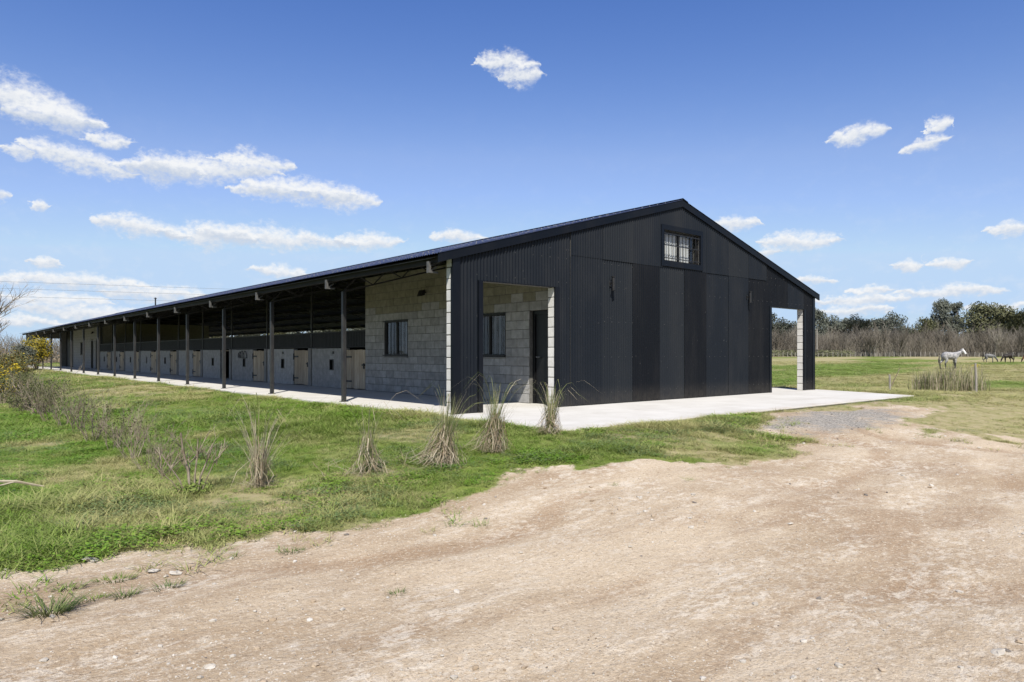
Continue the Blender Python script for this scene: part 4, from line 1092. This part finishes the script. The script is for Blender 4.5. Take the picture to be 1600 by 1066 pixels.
tuft(-4.97, -6.32, 40, 0.06, 0.03, 'tiny tuft in the middle of the left half of the track', 7)
tuft(-5.10, -5.10, 60, 0.08, 0.035, 'small sparse tuft on the track below the straw tussock', 8)

# --- tall tussocks in a row before the corner
def tussock(x, y, h, seed, lab, dead=230, live=90, arch=9, skirt=0.30, straw_only=False):
    r = random.Random(seed)
    e = empty('tussock', (x, y, gs(x, y)), (r.uniform(-.13, .13), r.uniform(-.13, .13), 0), label=lab, category='tussock', group='tussocks in a row at the lawn corner')
    d = MB(); d2 = MB(); sway = 2.43 + r.uniform(-.5, .5)
    for i in range(dead):                                   # dead leaves bent over the waist and hanging to the ground
        a = r.uniform(0, 6.283); wz = h * r.uniform(0.06, 0.62); rw_ = 0.08 * r.uniform(.1, 1.4); ro = skirt * r.uniform(0.12, 1.0) ** 0.8 * (0.62 + 0.55 * max(0, math.cos(a - sway)))
        a2 = a + r.gauss(0, .75); ca, sa = math.cos(a), math.sin(a); cb, sb2 = math.cos(a2), math.sin(a2); tgt = d if r.random() < 0.58 else d2
        j = lambda q: r.uniform(-q, q)
        pts = [(ca * rw_ + j(.03), sa * rw_ + j(.03), wz), (ca * (rw_ + ro * .25) + j(.025), sa * (rw_ + ro * .25) + j(.025), wz * .72),
               (cb * (rw_ + ro * .55) + j(.05), sb2 * (rw_ + ro * .55) + j(.05), wz * .38), (cb * (rw_ + ro) + j(.07), sb2 * (rw_ + ro) + j(.07), 0.012 + max(0, j(.06)))]
        w_ = 0.0027 * r.uniform(.5, 1.5); tgt.strip(pts, [w_, w_, w_ * .9, w_ * .5], (-sa + j(.8), ca + j(.8), 0))
    for i in range(46):                                     # litter lying round the foot
        a = r.uniform(0, 6.283); q = skirt * r.uniform(.5, 1.9); th = r.uniform(0, 3.14); l_ = r.uniform(.05, .18)
        c0 = Vector((math.cos(a) * q, math.sin(a) * q, r.uniform(.02, .07))); dv = Vector((math.cos(th), math.sin(th), r.uniform(-.15, .35))) * l_
        (d if r.random() < .5 else d2).strip([tuple(c0 - dv), tuple(c0), tuple(c0 + dv)], [.001, .0028, .001], (-math.sin(th), math.cos(th), 0))
    d.build('dead_skirt', M['straw'], e); d2.build('dead_skirt', M['straw_dark'], e)
    g = MB(); st_ = MB()
    for i in range(live):                                   # upright leaves
        a = r.uniform(0, 6.283); ca, sa = math.cos(a), math.sin(a); hh = h * r.uniform(0.5, 1.1); ro = (r.uniform(0.05, 0.55) if straw_only else r.uniform(0.0, 0.26)) * (h / .8)
        pts = [(ca * .09 * r.random(), sa * .09 * r.random(), 0.0)]
        for t in (0.35, 0.7, 1.0): pts.append((ca * (0.03 + ro * t * t) + r.uniform(-.02, .02), sa * (0.03 + ro * t * t) + r.uniform(-.02, .02), hh * t))
        (st_ if (straw_only or r.random() < 0.3) else g).strip(pts, [.0026, .0028, .002, .0005], (-sa, ca, 0))
    for i in range(arch):                                   # long leaves that arch right over
        a = r.uniform(0, 6.283); ca, sa = math.cos(a), math.sin(a); ro = r.uniform(0.30, 0.62); hh = h * r.uniform(0.95, 1.25); pts = []; ws = []
        for k in range(9):
            t = k / 8; pts.append((ca * ro * t ** 1.6 * 1.15, sa * ro * t ** 1.6 * 1.15, hh * (math.sin(min(t * 1.25, 1.0) * math.pi / 2) - 0.42 * max(0, t - .72) ** 1.2 * 2.6))); ws.append(.0036 * (1 - t) ** .5 + .0005)
        (st_ if r.random() < 0.5 else g).strip(pts, ws, (-sa, ca, 0.3))
    g.build('leaf_tuft', M['reed'], e) if g.v else None
    st_.build('leaf_tuft', M['straw'], e)
    return e
tussock(-4.51, -2.87, 0.86, 21, 'sparse straw-coloured tussock beside the dead bare shrub', 90, 70, 14, 0.15, True)
tussock(-3.49, -3.30, 0.74, 22, 'brown skirted tussock with a few thin green stems, left of the pair on the lawn', 140, 34, 7, 0.36)
tussock(-2.81, -3.68, 0.76, 23, 'densest tussock with a wide brown skirt in front of the cladding corner', 330, 110, 8, 0.38)
tussock(-2.04, -3.62, 0.76, 24, 'tussock leaning left in front of the gable doorway', 220, 140, 12, 0.30)
tussock(-0.72, -3.22, 0.62, 25, 'tussock with long arching leaves at the edge of the concrete apron', 150, 150, 22, 0.22)

# --- dead and winter-bare shrubs of the hedge
def twigs(mb, r, p, d, length, rad, depth, spread=0.55, n=3):
    pts = [p]; cur = Vector(p); dr = Vector(d).normalized(); segs = 3
    for i in range(segs):
        dr = (dr + Vector((r.uniform(-.16, .16), r.uniform(-.16, .16), r.uniform(-.05, .13)))).normalized()
        cur = cur + dr * length / segs; pts.append(tuple(cur))
    rs__ = [rad, rad * .85, rad * .7, rad * .55]
    mb.path(pts, rs__, 4 if depth > 1 else 3)
    if depth > 0:
        for i in range(n):
            k = r.choice((1, 2, 2, 3)); a = r.uniform(0, 6.283)
            nd_ = (dr + Vector((math.cos(a) * spread, math.sin(a) * spread, r.uniform(-.1, .35)))).normalized()
            twigs(mb, r, pts[k], nd_, length * r.uniform(.45, .75), rad * .55, depth - 1, spread, n)
def shrub_mesh(seed, stems, h, rad, depth, n, spread, thick, mat):
    r = random.Random(seed); mb = MB()
    for i in range(stems):
        a = r.uniform(0, 6.283); d = r.uniform(0.1, 0.75)
        twigs(mb, r, (math.cos(a) * rad * .35 * r.random(), math.sin(a) * rad * .35 * r.random(), -0.02), (math.cos(a) * d, math.sin(a) * d, 1), h * r.uniform(.4, .68), thick * r.uniform(.6, 1.2), depth, spread, n)
    return mb.mesh('bare_stems', M[mat])
def leaf_cloud(r, mb, c, rad, n, s, flat=1.0):
    for i in range(n):
        v = Vector((r.gauss(0, 1), r.gauss(0, 1), r.gauss(0, 1)))
        if v.length < 1e-3: continue
        v = v.normalized() * (r.random() ** 0.45)
        p = Vector(c) + Vector((v.x * rad[0], v.y * rad[1], v.z * rad[2]))
        u = Vector((r.gauss(0, 1), r.gauss(0, 1), r.gauss(0, 1) * flat)).normalized(); w = u.orthogonal().normalized(); sz = s * r.uniform(.6, 1.4)
        mb.add([tuple(p - u * sz), tuple(p + w * sz * .5), tuple(p + u * sz), tuple(p - w * sz * .5)], [(0, 1, 2, 3)])
SH = [shrub_mesh(31, 9, 0.75, 0.3, 3, 3, 0.5, 0.007, 'twig'), shrub_mesh(32, 11, 0.62, 0.4, 3, 3, 0.62, 0.006, 'twig'), shrub_mesh(33, 8, 0.9, 0.25, 3, 3, 0.45, 0.0075, 'twig')]
row = [(-5.05, -0.75, 0, 0.80, 'dry twiggy shrub third from the straw tussock in the hedge row'), (-5.0, -1.35, 1, 0.78, 'dry twiggy shrub next to the dead stump in the hedge row'), (-5.0, 0.35, 2, 0.95, 'tall dry shrub with a forked pale branch in the hedge row'),
       (-4.95, 1.55, 1, 1.0, 'dry shrub midway along the hedge row'), (-5.04, 2.9, 0, 1.05, 'dry shrub left of the midway one in the hedge row'), (-5.0, 4.3, 2, 1.05, 'dense grey dry shrub in the hedge row'),
       (-4.99, 5.9, 1, 1.2, 'bushy grey shrub in the hedge row near the leafy hedge plants'), (-5.0, 7.5, 0, 1.25, 'grey twiggy shrub with a few dull leaves in the hedge row')]
for i, (x, y, k, s, lab) in enumerate(row):
    e = empty('dry_shrub', (x, y, gs(x, y)), (0, 0, i * 1.3), label=lab, category='shrub', group='winter-bare shrubs of the hedge row')
    obj('bare_stems', SH[k], e, None, None, (s, s, s))
    r = random.Random(600 + i); lf = MB()
    leaf_cloud(r, lf, (0, 0, 0.42 * s), (.3 * s, .3 * s, .3 * s), 60 + 70 * i, 0.014); lf.build('leaves', M['hedge'], e)
e = empty('dead_shrub', (-5.06, -2.55, gs(-5.06, -2.55)), label='dead shrub with thick cut grey stems beside the straw tussock', category='shrub')
r = random.Random(77); mb = MB()
for (dx, dy, hh, th) in ((-.05, .04, .62, .014), (.03, .0, .55, .009), (.09, -.03, .5, .010), (-.14, .05, .42, .007), (.16, -.06, .48, .006), (-.2, .1, .36, .005), (.0, .08, .4, .006)):
    mb.path([(dx * .4, dy * .4, -.02), (dx * .8 + r.uniform(-.02, .02), dy, hh * .35), (dx * 1.3 + r.uniform(-.03, .03), dy * 1.5, hh * .7), (dx * 1.9, dy * 2 + r.uniform(-.03, .03), hh)], [th, th * .9, th * .8, th * .6], 6)
    for q in range(4): twigs(mb, r, (dx * 1.3, dy * 1.5, hh * r.uniform(.4, .8)), (r.uniform(-1, 1), r.uniform(-1, 1), 1), .22, .005, 1, .6, 3)
mb.build('bare_stems', M['twig'], e)
r = random.Random(78); lf = MB(); leaf_cloud(r, lf, (0, 0, .06), (.2, .2, .08), 260, .022); lf.build('leaves', M['tuft_b'], e)
# leafy hedge plants further along, and the yellow shrubs
def leafy(name, x, y, rx, rz, n, ls, mats, lab, seed, group=None, lobes=9, stems=True, cat='shrub'):
    r = random.Random(seed); e = empty(name, (x, y, gs(x, y)), label=lab, category=cat)
    if group: e['group'] = group
    cl_ = []
    for i in range(lobes):
        a = r.uniform(0, 6.283); d = rx * .62 * math.sqrt(r.random()); zc = rz * r.uniform(.28, .82)
        cl_.append((math.cos(a) * d, math.sin(a) * d, zc, rx * r.uniform(.28, .5)))
    for mk, share in mats:
        lf = MB()
        for (cx_, cy_, cz_, rr) in cl_: leaf_cloud(r, lf, (cx_, cy_, cz_), (rr, rr, rr * .8), int(n * share / lobes), ls)
        lf.build('leaves' if mk != 'flower' else 'flowers', M[mk], e)
    if stems:
        st2 = MB()
        for (cx_, cy_, cz_, rr) in cl_: st2.path([(cx_ * .1, cy_ * .1, -.03), (cx_ * .4, cy_ * .4, cz_ * .5), (cx_, cy_, cz_)], [.02, .015, .007], 5)
        st2.build('stem', M['twig'], e)
    return e
HG = 'leafy plants of the hedge row'
for i, (x, y, rx, rz, lab) in enumerate(((-5.0, 9.1, .65, .95, 'dull green leafy hedge plant nearest the bare shrubs'), (-5.05, 10.6, .7, 1.0, 'dull green leafy hedge plant below the yellow flowers'), (-5.2, 12.2, .75, 1.0, 'dull green leafy hedge plant at the left edge of the picture'))):
    ee = leafy('hedge_plant', x, y, rx, rz, 1500, .022, (('hedge', 1.0),), lab, 50 + i, HG)
    obj('bare_stems', SH[i % 3], ee, None, None, (1.35, 1.35, 1.35))
leafy('flowering_shrub', -5.25, 14.6, .75, 1.25, 1900, .030, (('hedge', .5), ('flower', .5)), 'hedge shrub covered in bright yellow flowers at the left edge', 60)
leafy('flowering_shrub', -5.0, 20.6, 1.35, 1.75, 3400, .036, (('bronze', .6), ('flower', .07), ('hedge', .6)), 'large bronze-leaved shrub with yellow tips at the left edge', 61, lobes=16)
leafy('flowering_shrub', -4.2, 24.5, 1.1, 1.5, 2200, .036, (('bronze', .5), ('hedge', .7)), 'bronze-green shrub behind the large one at the left', 64, lobes=12)
leafy('yellow_shrub', -1.05, 45.2, 1.25, 2.3, 4200, .055, (('yellowleaf', .62), ('hedge', .4)), 'rounded yellow-green shrub in front of the far end of the veranda', 62, lobes=18)
leafy('green_shrub', -1.9, 43.6, .80, 1.9, 2400, .050, (('euc', 1.0),), 'small dark green shrub left of the yellow one', 63, lobes=12)
# fallen branch on the lawn
br = empty('fallen_branch', (-6.45, -1.25, gs(-6.45, -1.25) + .05), label='pale fallen branch lying on the lawn at the left edge', category='branch')
mb = MB(); mb.path([(-.45, .10, .22), (-.2, .04, .12), (.05, 0, .09), (.28, -.06, .02)], [.010, .013, .016, .010], 6); mb.path([(-.4, -.05, .02), (-.15, -.03, .06), (.05, 0, .09)], [.007, .009, .01], 5); mb.path([(-.12, .02, .11), (-.2, .05, .3)], [.008, .004], 5)
mb.build('limb', M['straw'], br)

# ================================================================== FAR GROUND
def polar(az_, d): return (-7.2 + d * math.sin(R(az_)), -10.0 + d * math.cos(R(az_)))
# evergreen trees: trunk with limbs, crown of leaf clumps
def tree_meshes(seed, h, w, trunk_h, lobes, leaves, ls, mat, open_=0.0):
    r = random.Random(seed); tk_ = MB(); lf = MB()
    tk_.path([(0, 0, -.3), (r.uniform(-.2, .2), r.uniform(-.2, .2), trunk_h * .6), (r.uniform(-.4, .4), r.uniform(-.4, .4), h * .6), (r.uniform(-.5, .5), 0, h * .85)], [h * .026, h * .021, h * .013, h * .005], 7)
    for i in range(lobes):
        a = 6.283 * i / lobes * 2.4 + r.uniform(-.4, .4); z = trunk_h + (h - trunk_h) * r.uniform(0.08, .93)
        prof = math.sin(math.pi * min(.95, .18 + .78 * (z - trunk_h) / (h - trunk_h))) ** .7
        d = w * .5 * prof * r.uniform(.25, .95)
        c = (math.cos(a) * d, math.sin(a) * d, z); rr = w * r.uniform(.16, .26)
        leaf_cloud(r, lf, c, (rr, rr, rr * .72), int(leaves / lobes), ls)
        tk_.path([(0, 0, max(trunk_h * .5, z - d * .9 - .5)), (c[0] * .5, c[1] * .5, z - d * .3), c], [h * .010, h * .006, h * .002], 4)
    return tk_.mesh('trunk', M['bark']), lf.mesh('crown', M[mat])
EV = [tree_meshes(101, 12.2, 10, 3.0, 34, 6500, .27, 'euc'), tree_meshes(102, 12.4, 10, 4.0, 30, 6000, .27, 'euc'), tree_meshes(103, 11, 12, 2.5, 38, 7500, .29, 'oak'), tree_meshes(104, 14, 6, 6.0, 14, 2600, .27, 'euc')]
ev = [  # azimuth, distance, kind, height scale, width scale, label
 (60.6, 250, 0, 1.18, 1.1, 'grey-green tree framed by the right gable opening, left one'), (62.0, 262, 1, 1.05, 1.1, 'grey-green tree framed by the right gable opening, right one'), (63.9, 245, 0, 1.20, 1.0, 'dark tree just right of the gable corner'),
 (65.0, 262, 1, 1.08, 1.25, 'tall rounded dark tree above the pale pole'), (66.2, 268, 0, 1.04, 1.0, 'dark tree second from the gable corner group in the woods'), (67.1, 262, 1, 1.10, 1.1, 'grey-green tree above the thicket left of the low gap in the treeline'), (68.1, 268, 0, 0.98, 1.1, 'low dark tree in the middle of the treeline'),
 (69.0, 255, 1, 1.12, 1.0, 'rounded tree at the left of the low gap in the treeline'), (69.8, 300, 0, 0.85, 1.1, 'small far tree in the low gap of the treeline'), (70.5, 300, 2, 0.8, 1.0, 'low far tree left of the two slender crowns'),
 (71.4, 250, 2, 1.0, 0.75, 'brownish rounded tree left of the tallest crown'), (72.25, 252, 0, 1.38, 0.85, 'tallest open-crowned tree above the grey horse'), (73.1, 252, 3, 1.17, 0.8, 'slender tree with a tufted top right of the tallest crown'),
 (74.7, 235, 2, 1.28, 1.15, 'broad olive tree right of the slender tufted one, left half of the big crown'), (75.6, 238, 2, 1.22, 1.15, 'broad olive tree forming the right half of the big crown'), (76.6, 232, 2, 1.05, 0.95, 'olive tree at the right edge of the picture'), (77.8, 236, 2, 1.1, 1.1, 'olive tree just past the right edge'), (79.6, 240, 0, 1.1, 1.1, 'dark tree past the right edge of the woods')]
for k in range(30):
    a = 12 + 47 * (k + .5) / 30
    ev.append((a + random.uniform(-.5, .5), random.uniform(235, 275), random.choice((0, 1, 2)), random.uniform(.85, 1.1), random.uniform(.9, 1.2), 'far tree seen only through the gaps of the stable'))
for (a, d, k, sh, sw_, lab) in ev:
    x, y = polar(a, d); e = empty('evergreen_tree', (x, y, gz(x, y)), (0, 0, random.uniform(0, 6)), label=lab, category='tree', group='evergreen trees of the far wood')
    obj('trunk', EV[k][0], e, None, None, (sw_, sw_, sh)); obj('crown', EV[k][1], e, None, None, (sw_, sw_, sh))
# winter-bare trees and thicket in front of them
def bare_mesh(seed, h, stems, depth, n, thick, spread=.42):
    r = random.Random(seed); mb = MB()
    for i in range(stems):
        a = r.uniform(0, 6.283); d = r.uniform(.02, .28)
        twigs(mb, r, (math.cos(a) * .4 * i, math.sin(a) * .4 * i, -.2), (math.cos(a) * d, math.sin(a) * d, 1), h * .5, thick, depth, spread, n)
    return mb.mesh('bare_tree', M['twig_far'])
BT = [bare_mesh(201, 8.5, 3, 3, 4, .10), bare_mesh(202, 8, 4, 3, 4, .085), bare_mesh(203, 9, 2, 3, 5, .12), bare_mesh(204, 7.5, 4, 3, 4, .07, .5)]
rr_ = random.Random(55)
for k in range(150):
    a = 59.5 + 21.5 * (k + rr_.random()) / 150; d = rr_.uniform(212, 236); x, y = polar(a, d); s = rr_.uniform(.78, 1.08)
    obj('bare_tree', BT[k % 4], None, (x, y, gz(x, y)), (0, 0, rr_.uniform(0, 6.28)), (s * 1.05, s * 1.05, s), label='leafless grey-brown tree in the winter thicket beyond the paddock', category='tree', group='bare trees of the winter thicket')
def thicket(name, n, fn, hmin, hmax, lab, seed, mat='twig_far', rad=.035):
    r = random.Random(seed); mb = MB()
    for i in range(n):
        x, y = fn(r); z = gz(x, y); hh = r.uniform(hmin, hmax); tx, ty = r.gauss(0, .38) * hh, r.gauss(0, .38) * hh
        mb.path([(x, y, z), (x + tx * .4, y + ty * .4, z + hh * .55), (x + tx, y + ty, z + hh)], [rad, rad * .7, rad * .25], 3)
    mb.build(name, M[mat], None, kind='stuff', label=lab)
thicket('thicket', 11000, lambda r: polar(r.uniform(59, 81), r.uniform(214, 245)), 2.0, 6.6, 'grey-brown tangle of bare stems below the far trees', 1, rad=.05)
thicket('thicket', 4200, lambda r: polar(r.uniform(-3, 24), r.uniform(128, 165)), 2.2, 4.9, 'dark brown thicket beyond the far end of the stable', 2, rad=.05)
leafb = MB(); r = random.Random(4)
for k in range(90):
    x, y = polar(r.uniform(59.5, 66.3), r.uniform(205, 211)); leaf_cloud(r, leafb, (x, y, gz(x, y) + .8), (2.2, 2.2, 1.1), 34, .28)
leafb.build('undergrowth', M['oak'], None, kind='stuff', label='dull green undergrowth at the foot of the thicket behind the far fence')
leafb = MB()
for k in range(110):
    x, y = polar(r.uniform(-3, 24), r.uniform(120, 128)); leaf_cloud(r, leafb, (x, y, gz(x, y) + r.uniform(.3, 1.2)), (2.2, 2.2, 1.2), 34, .22)
leafb.build('undergrowth', M['straw_dark'], None, kind='stuff', label='tawny dry scrub at the foot of the left thicket')
# bare tree reaching in from the left edge
nb = bare_mesh(222, 9.0, 5, 4, 4, .10, .6); nb.materials.clear(); nb.materials.append(M['twig'])
x, y = polar(2.4, 88); obj('bare_tree', nb, None, (x, y, gz(x, y)), (0, 0, 1.0), (1.35, 1.35, .98), label='leafless tree with fine spreading twigs at the left edge', category='tree')
# far fence
fx = empty('paddock_fence', (*polar(68, 203), gz(*polar(68, 203))), label='row of pale timber posts along the far side of the paddock', category='fence')
pf = MB(); pf.cbox(-.06, .06, -.06, .06, -.2, 1.2, .015); pfm = pf.mesh('post', M['postwood'])
ox, oy, oz = fx.location
for k in range(74):
    x, y = polar(58 + 23 * k / 73 + rr_.uniform(-.06, .06), 203); s = rr_.uniform(.75, 1.15)
    obj('post', pfm, fx, (x - ox, y - oy, gz(x, y) - oz), (rr_.uniform(-.06, .06), rr_.uniform(-.06, .06), rr_.uniform(0, 1)), (1, 1, s))
fwm = MB()
for z in (.5, .95):
    pts = [polar(58 + 23 * k / 24, 202.9) for k in range(25)]
    fwm.path([(p[0] - ox, p[1] - oy, gz(*p) + z - oz) for p in pts], [.012] * 25, 3)
fwm.build('wire', M['galv'], fx)
# nearer posts by the reeds
def near_post(x, y, h, r_, lean, lab):
    e = empty('fence_post', (x, y, gs(x, y)), (lean[0], lean[1], 0), label=lab, category='fence post', group='thin posts by the reeds')
    mb = MB(); mb.path([(0, 0, -.2), (.01, 0, h * .5), (0, .01, h)], [r_, r_ * .95, r_ * .85], 7); mb.build('stake', M['postwood'], e); return e
p1 = near_post(21.6, 1.04, .66, .042, (0, .01), 'short pale fence post with a leaning stick left of the reeds')
mb = MB(); mb.path([(.05, -.03, .2), (.18, -.14, .55), (.30, -.26, .92)], [.02, .016, .01], 5); mb.build('stick', M['twig'], p1)
near_post(23.1, -1.44, 1.12, .045, (.0, -.04), 'tall weathered fence post right of the reeds')
# reed clump
rc_ = empty('reed_clump', (23.9, -.25, gs(23.9, -.25)), (0, 0, R(-40.6)), label='wide clump of dry reeds and tall grass below the grey horse', category='reeds')
r = random.Random(88); A_ = MB(); B_ = MB()
hub = [(r.uniform(-1.15, 1.1), r.uniform(-.4, .4), r.uniform(.6, 1.2)) for _q in range(15)]
for i in range(1700):
    hx, hy, hs = r.choice(hub); lx = hx + r.gauss(0, .17); ly = hy + r.gauss(0, .17); hh = hs * r.uniform(.25, 1.05); a = r.uniform(0, 6.283); o_ = abs(r.gauss(.12, .3)) * hh
    pts = [(lx, ly, -.02), (lx + math.cos(a) * o_ * .3, ly + math.sin(a) * o_ * .3, hh * .55), (lx + math.cos(a) * o_, ly + math.sin(a) * o_, hh)]
    (A_ if r.random() < .55 else B_).strip(pts, [.0075, .006, .0015], (-math.sin(a), math.cos(a), 0))
A_.build('dry_stem', M['straw'], rc_, kind='stuff'); B_.build('green_stem', M['reed'], rc_, kind='stuff')
lf = MB(); leaf_cloud(r, lf, (1.05, -.1, 1.0), (.16, .1, .06), 30, .035); lf.build('flower_head', M['flower'], rc_)
# poles and cables
def pole(name, x, y, h, r_, lab, arms=True):
    e = empty(name, (x, y, gz(x, y)), (0, 0, .4), label=lab, category='pole')
    mb = MB(); mb.path([(0, 0, -.5), (0, 0, h * .5), (0, 0, h)], [r_, r_ * .85, r_ * .7], 8); mb.build('shaft', M['postwood'], e)
    if arms: mb = MB(); mb.box(-.9, .9, -.05, .05, h - .7, h - .55); mb.build('crossarm', M['postwood'], e)
x, y = polar(64.2, 209); pole('utility_pole', x, y, 7.6, .20, 'pale timber pole standing in the thicket right of the gable corner', False)
for i, (z, lab) in enumerate(((21.4, 'uppermost thin power cable in the sky at the left'), (19.5, 'middle thin power cable in the sky at the left'), (17.3, 'lowest thin power cable in the sky at the left'))):
    a0, a1 = polar(-20, 300), polar(32, 238); mb = MB(); pts = []
    for k in range(33):
        t = k / 32; pts.append((a0[0] + (a1[0] - a0[0]) * t, a0[1] + (a1[1] - a0[1]) * t, z + 1.0 - 4.0 * t * (1 - t) * .5 - t * 1.2))
    mb.path(pts, [.035] * 33, 4); mb.build('power_cable', M['cable'], None, label=lab, category='cable', group='power cables')

# ================================================================== HORSES
def hmat(name, c1, c2, c3, scale):
    """coat with dapples, dark points on the lower legs"""
    m, t, b = newmat(name); tcx = nd(t, 'ShaderNodeTexCoord').outputs['Object']
    c = mixc(t, ramp(t, noise(t, scale, 4, .6, tcx), .42, .62), c1, c2)
    sp = nd(t, 'ShaderNodeSeparateXYZ'); t.links.new(tcx, sp.inputs[0])
    c = mixc(t, ramp(t, mth(t, 'ADD', sp.outputs[2], mth(t, 'MULTIPLY', noise(t, 5, 2, .5, tcx), .25)), .85, .55), c, c3)
    t.links.new(c, b.inputs['Base Color']); b.inputs['Roughness'].default_value = .6; b.inputs['Specular IOR Level'].default_value = .3
    return m
M['coat_grey'] = hmat('dapple grey coat', (.47, .46, .455), (.23, .23, .24), (.035, .035, .035), 6)
M['coat_grey2'] = hmat('darker dapple grey coat', (.26, .255, .25), (.13, .13, .135), (.07, .068, .065), 6)
M['coat_black'] = hmat('black-brown coat', (.022, .017, .014), (.035, .025, .02), (.012, .011, .01), 3)
M['coat_bay'] = hmat('bay coat', (.11, .04, .02), (.15, .055, .028), (.03, .018, .012), 3)
M['white_hair'] = pmat('white face hair', (.82, .81, .79), (.86, .85, .83), 4, .7, .2)
M['dark_hair'] = pmat('dark mane hair', (.02, .022, .022), (.05, .05, .05), 5, .6, .3)
def horse(name, loc, rz, coat, lab, graze, grp, face=None, mane='dark_hair'):
    e = empty(name, loc, (0, 0, rz), label=lab, category='horse', group=grp)
    if graze: neck = [((.62, 0, 1.14), .20), ((.86, .02, .86), .145), ((1.04, .03, .60), .115), ((1.12, .03, .44), .105), ((1.16, .03, .28), .075), ((1.20, .03, .14), .065)]
    else: neck = [((.62, 0, 1.31), .235), ((.84, -.02, 1.45), .18), ((1.02, -.05, 1.58), .14), ((1.13, -.09, 1.63), .125), ((1.20, -.19, 1.45), .10), ((1.23, -.26, 1.28), .085)]
    V = []; Rr = []; Ed = []
    def ch(pts, start=None):
        prev = start
        for p, r_ in pts:
            V.append(p); Rr.append(r_); i = len(V) - 1
            if prev is not None: Ed.append((prev, i))
            prev = i
        return prev
    ch([((-.10, 0, 1.12), .36)]); 
    ch([((-.48, 0, 1.19), .33), ((-.72, 0, 1.22), .20)], 0); pel = 1
    c_ = ch([((.26, 0, 1.13), .35), ((.46, 0, 1.18), .30)], 0); chest = c_
    base = len(V); ch(neck, chest); pollv = base + 3
    for s in (-1, 1): ch([((neck[3][0][0] - .05, neck[3][0][1] + s * .06, neck[3][0][2] + .10), .035), ((neck[3][0][0] - .04, neck[3][0][1] + s * .08, neck[3][0][2] + .2), .012)], pollv)
    for s in (-1, 1):
        st_ = .06 * s
        ch([((.44 + st_, .15 * s, .98), .15), ((.42 + st_, .16 * s, .78), .095), ((.44 + st_, .16 * s, .47), .058), ((.43 + st_ * 1.5, .16 * s, .15), .042), ((.47 + st_ * 1.5, .16 * s, .03), .056)], chest)
        ch([((-.55, .15 * s, 1.02), .205), ((-.47 - st_, .17 * s, .80), .135), ((-.70 - st_ * 2, .17 * s, .52), .062), ((-.67 - st_ * 2, .17 * s, .16), .045), ((-.62 - st_ * 2, .17 * s, .03), .058)], pel)
    me = bpy.data.meshes.new('body'); me.from_pydata(V, Ed, []); tmp = bpy.data.objects.new('body_tmp', me); COL.objects.link(tmp)
    tmp.modifiers.new('skin', 'SKIN')
    for i, r_ in enumerate(Rr): me.skin_vertices[0].data[i].radius = (r_, r_)
    me.skin_vertices[0].data[0].use_root = True
    sb_ = tmp.modifiers.new('sub', 'SUBSURF'); sb_.levels = 2; sb_.render_levels = 2
    dg = bpy.context.evaluated_depsgraph_get(); bm2 = bpy.data.meshes.new_from_object(tmp.evaluated_get(dg)); bm2.name = 'body'
    bpy.data.objects.remove(tmp); bm2.materials.clear(); bm2.materials.append(M[coat]); bm2.polygons.foreach_set('use_smooth', [True] * len(bm2.polygons))
    if face:
        bm2.materials.append(M[face]); nx_ = neck[2][0][0] + .05
        for p in bm2.polygons:
            if p.center.x > nx_ and abs(p.center.y) < .5: p.material_index = 1
    obj('body', bm2, e)
    if face: e.scale = (1.12, 1.12, 1.10)
    r = random.Random(9); mn = MB()
    for i in range(70):
        t = r.random() * 2.9; k = int(t); f = t - k; a, b2 = Vector(neck[k][0]), Vector(neck[k + 1][0]); ra = neck[k][1] * (1 - f) + neck[k + 1][1] * f
        p = a.lerp(b2, f); d = (b2 - a).normalized(); n_ = Vector((-d.z, 0, d.x)) * ra * .95; q = p + n_
        mn.strip([tuple(q), tuple(q + Vector((-.03, -.07, -.02))), tuple(q + Vector((-.05, -.13, -.2)))], [.02, .02, .006], (1, 0, .2))
    mn.build('mane', M[mane], e)
    tl = MB()
    for i in range(40):
        a = r.uniform(-.05, .05); L_ = r.uniform(.6, .85); tl.strip([(-.80, a * .5, 1.30), (-.95, a, 1.22), (-1.02 + r.uniform(-.03, .03), a * 1.4, 1.22 - L_ * .5), (-1.0 + r.uniform(-.04, .04), a * 1.7, 1.24 - L_)], [.02, .022, .02, .006], (0, 1, 0))
    tl.build('tail', M['straw' if coat == 'coat_grey' else mane], e)
HGp = 'horses in the paddock'
x, y = 68.0, 13.4; horse('horse', (x, y, gs(x, y)), R(-40.6 + 6), 'coat_grey', 'dapple grey horse with a white face standing side-on in the paddock', False, HGp, 'white_hair')
x, y = 128.5, 26.4; horse('horse', (x, y, gs(x, y)), R(-55), 'coat_grey2', 'smaller grey horse grazing farther off between the grey and the black one', True, HGp)
x, y = 131.4, 24.6; horse('horse', (x, y, gs(x, y)), R(-40.6 + 180), 'coat_black', 'black horse grazing farther off near the right edge', True, HGp)
x, y = 133.8, 22.2; horse('horse', (x, y, gs(x, y)), R(-40.6 + 170), 'coat_bay', 'bay horse grazing at the right edge of the picture', True, HGp)
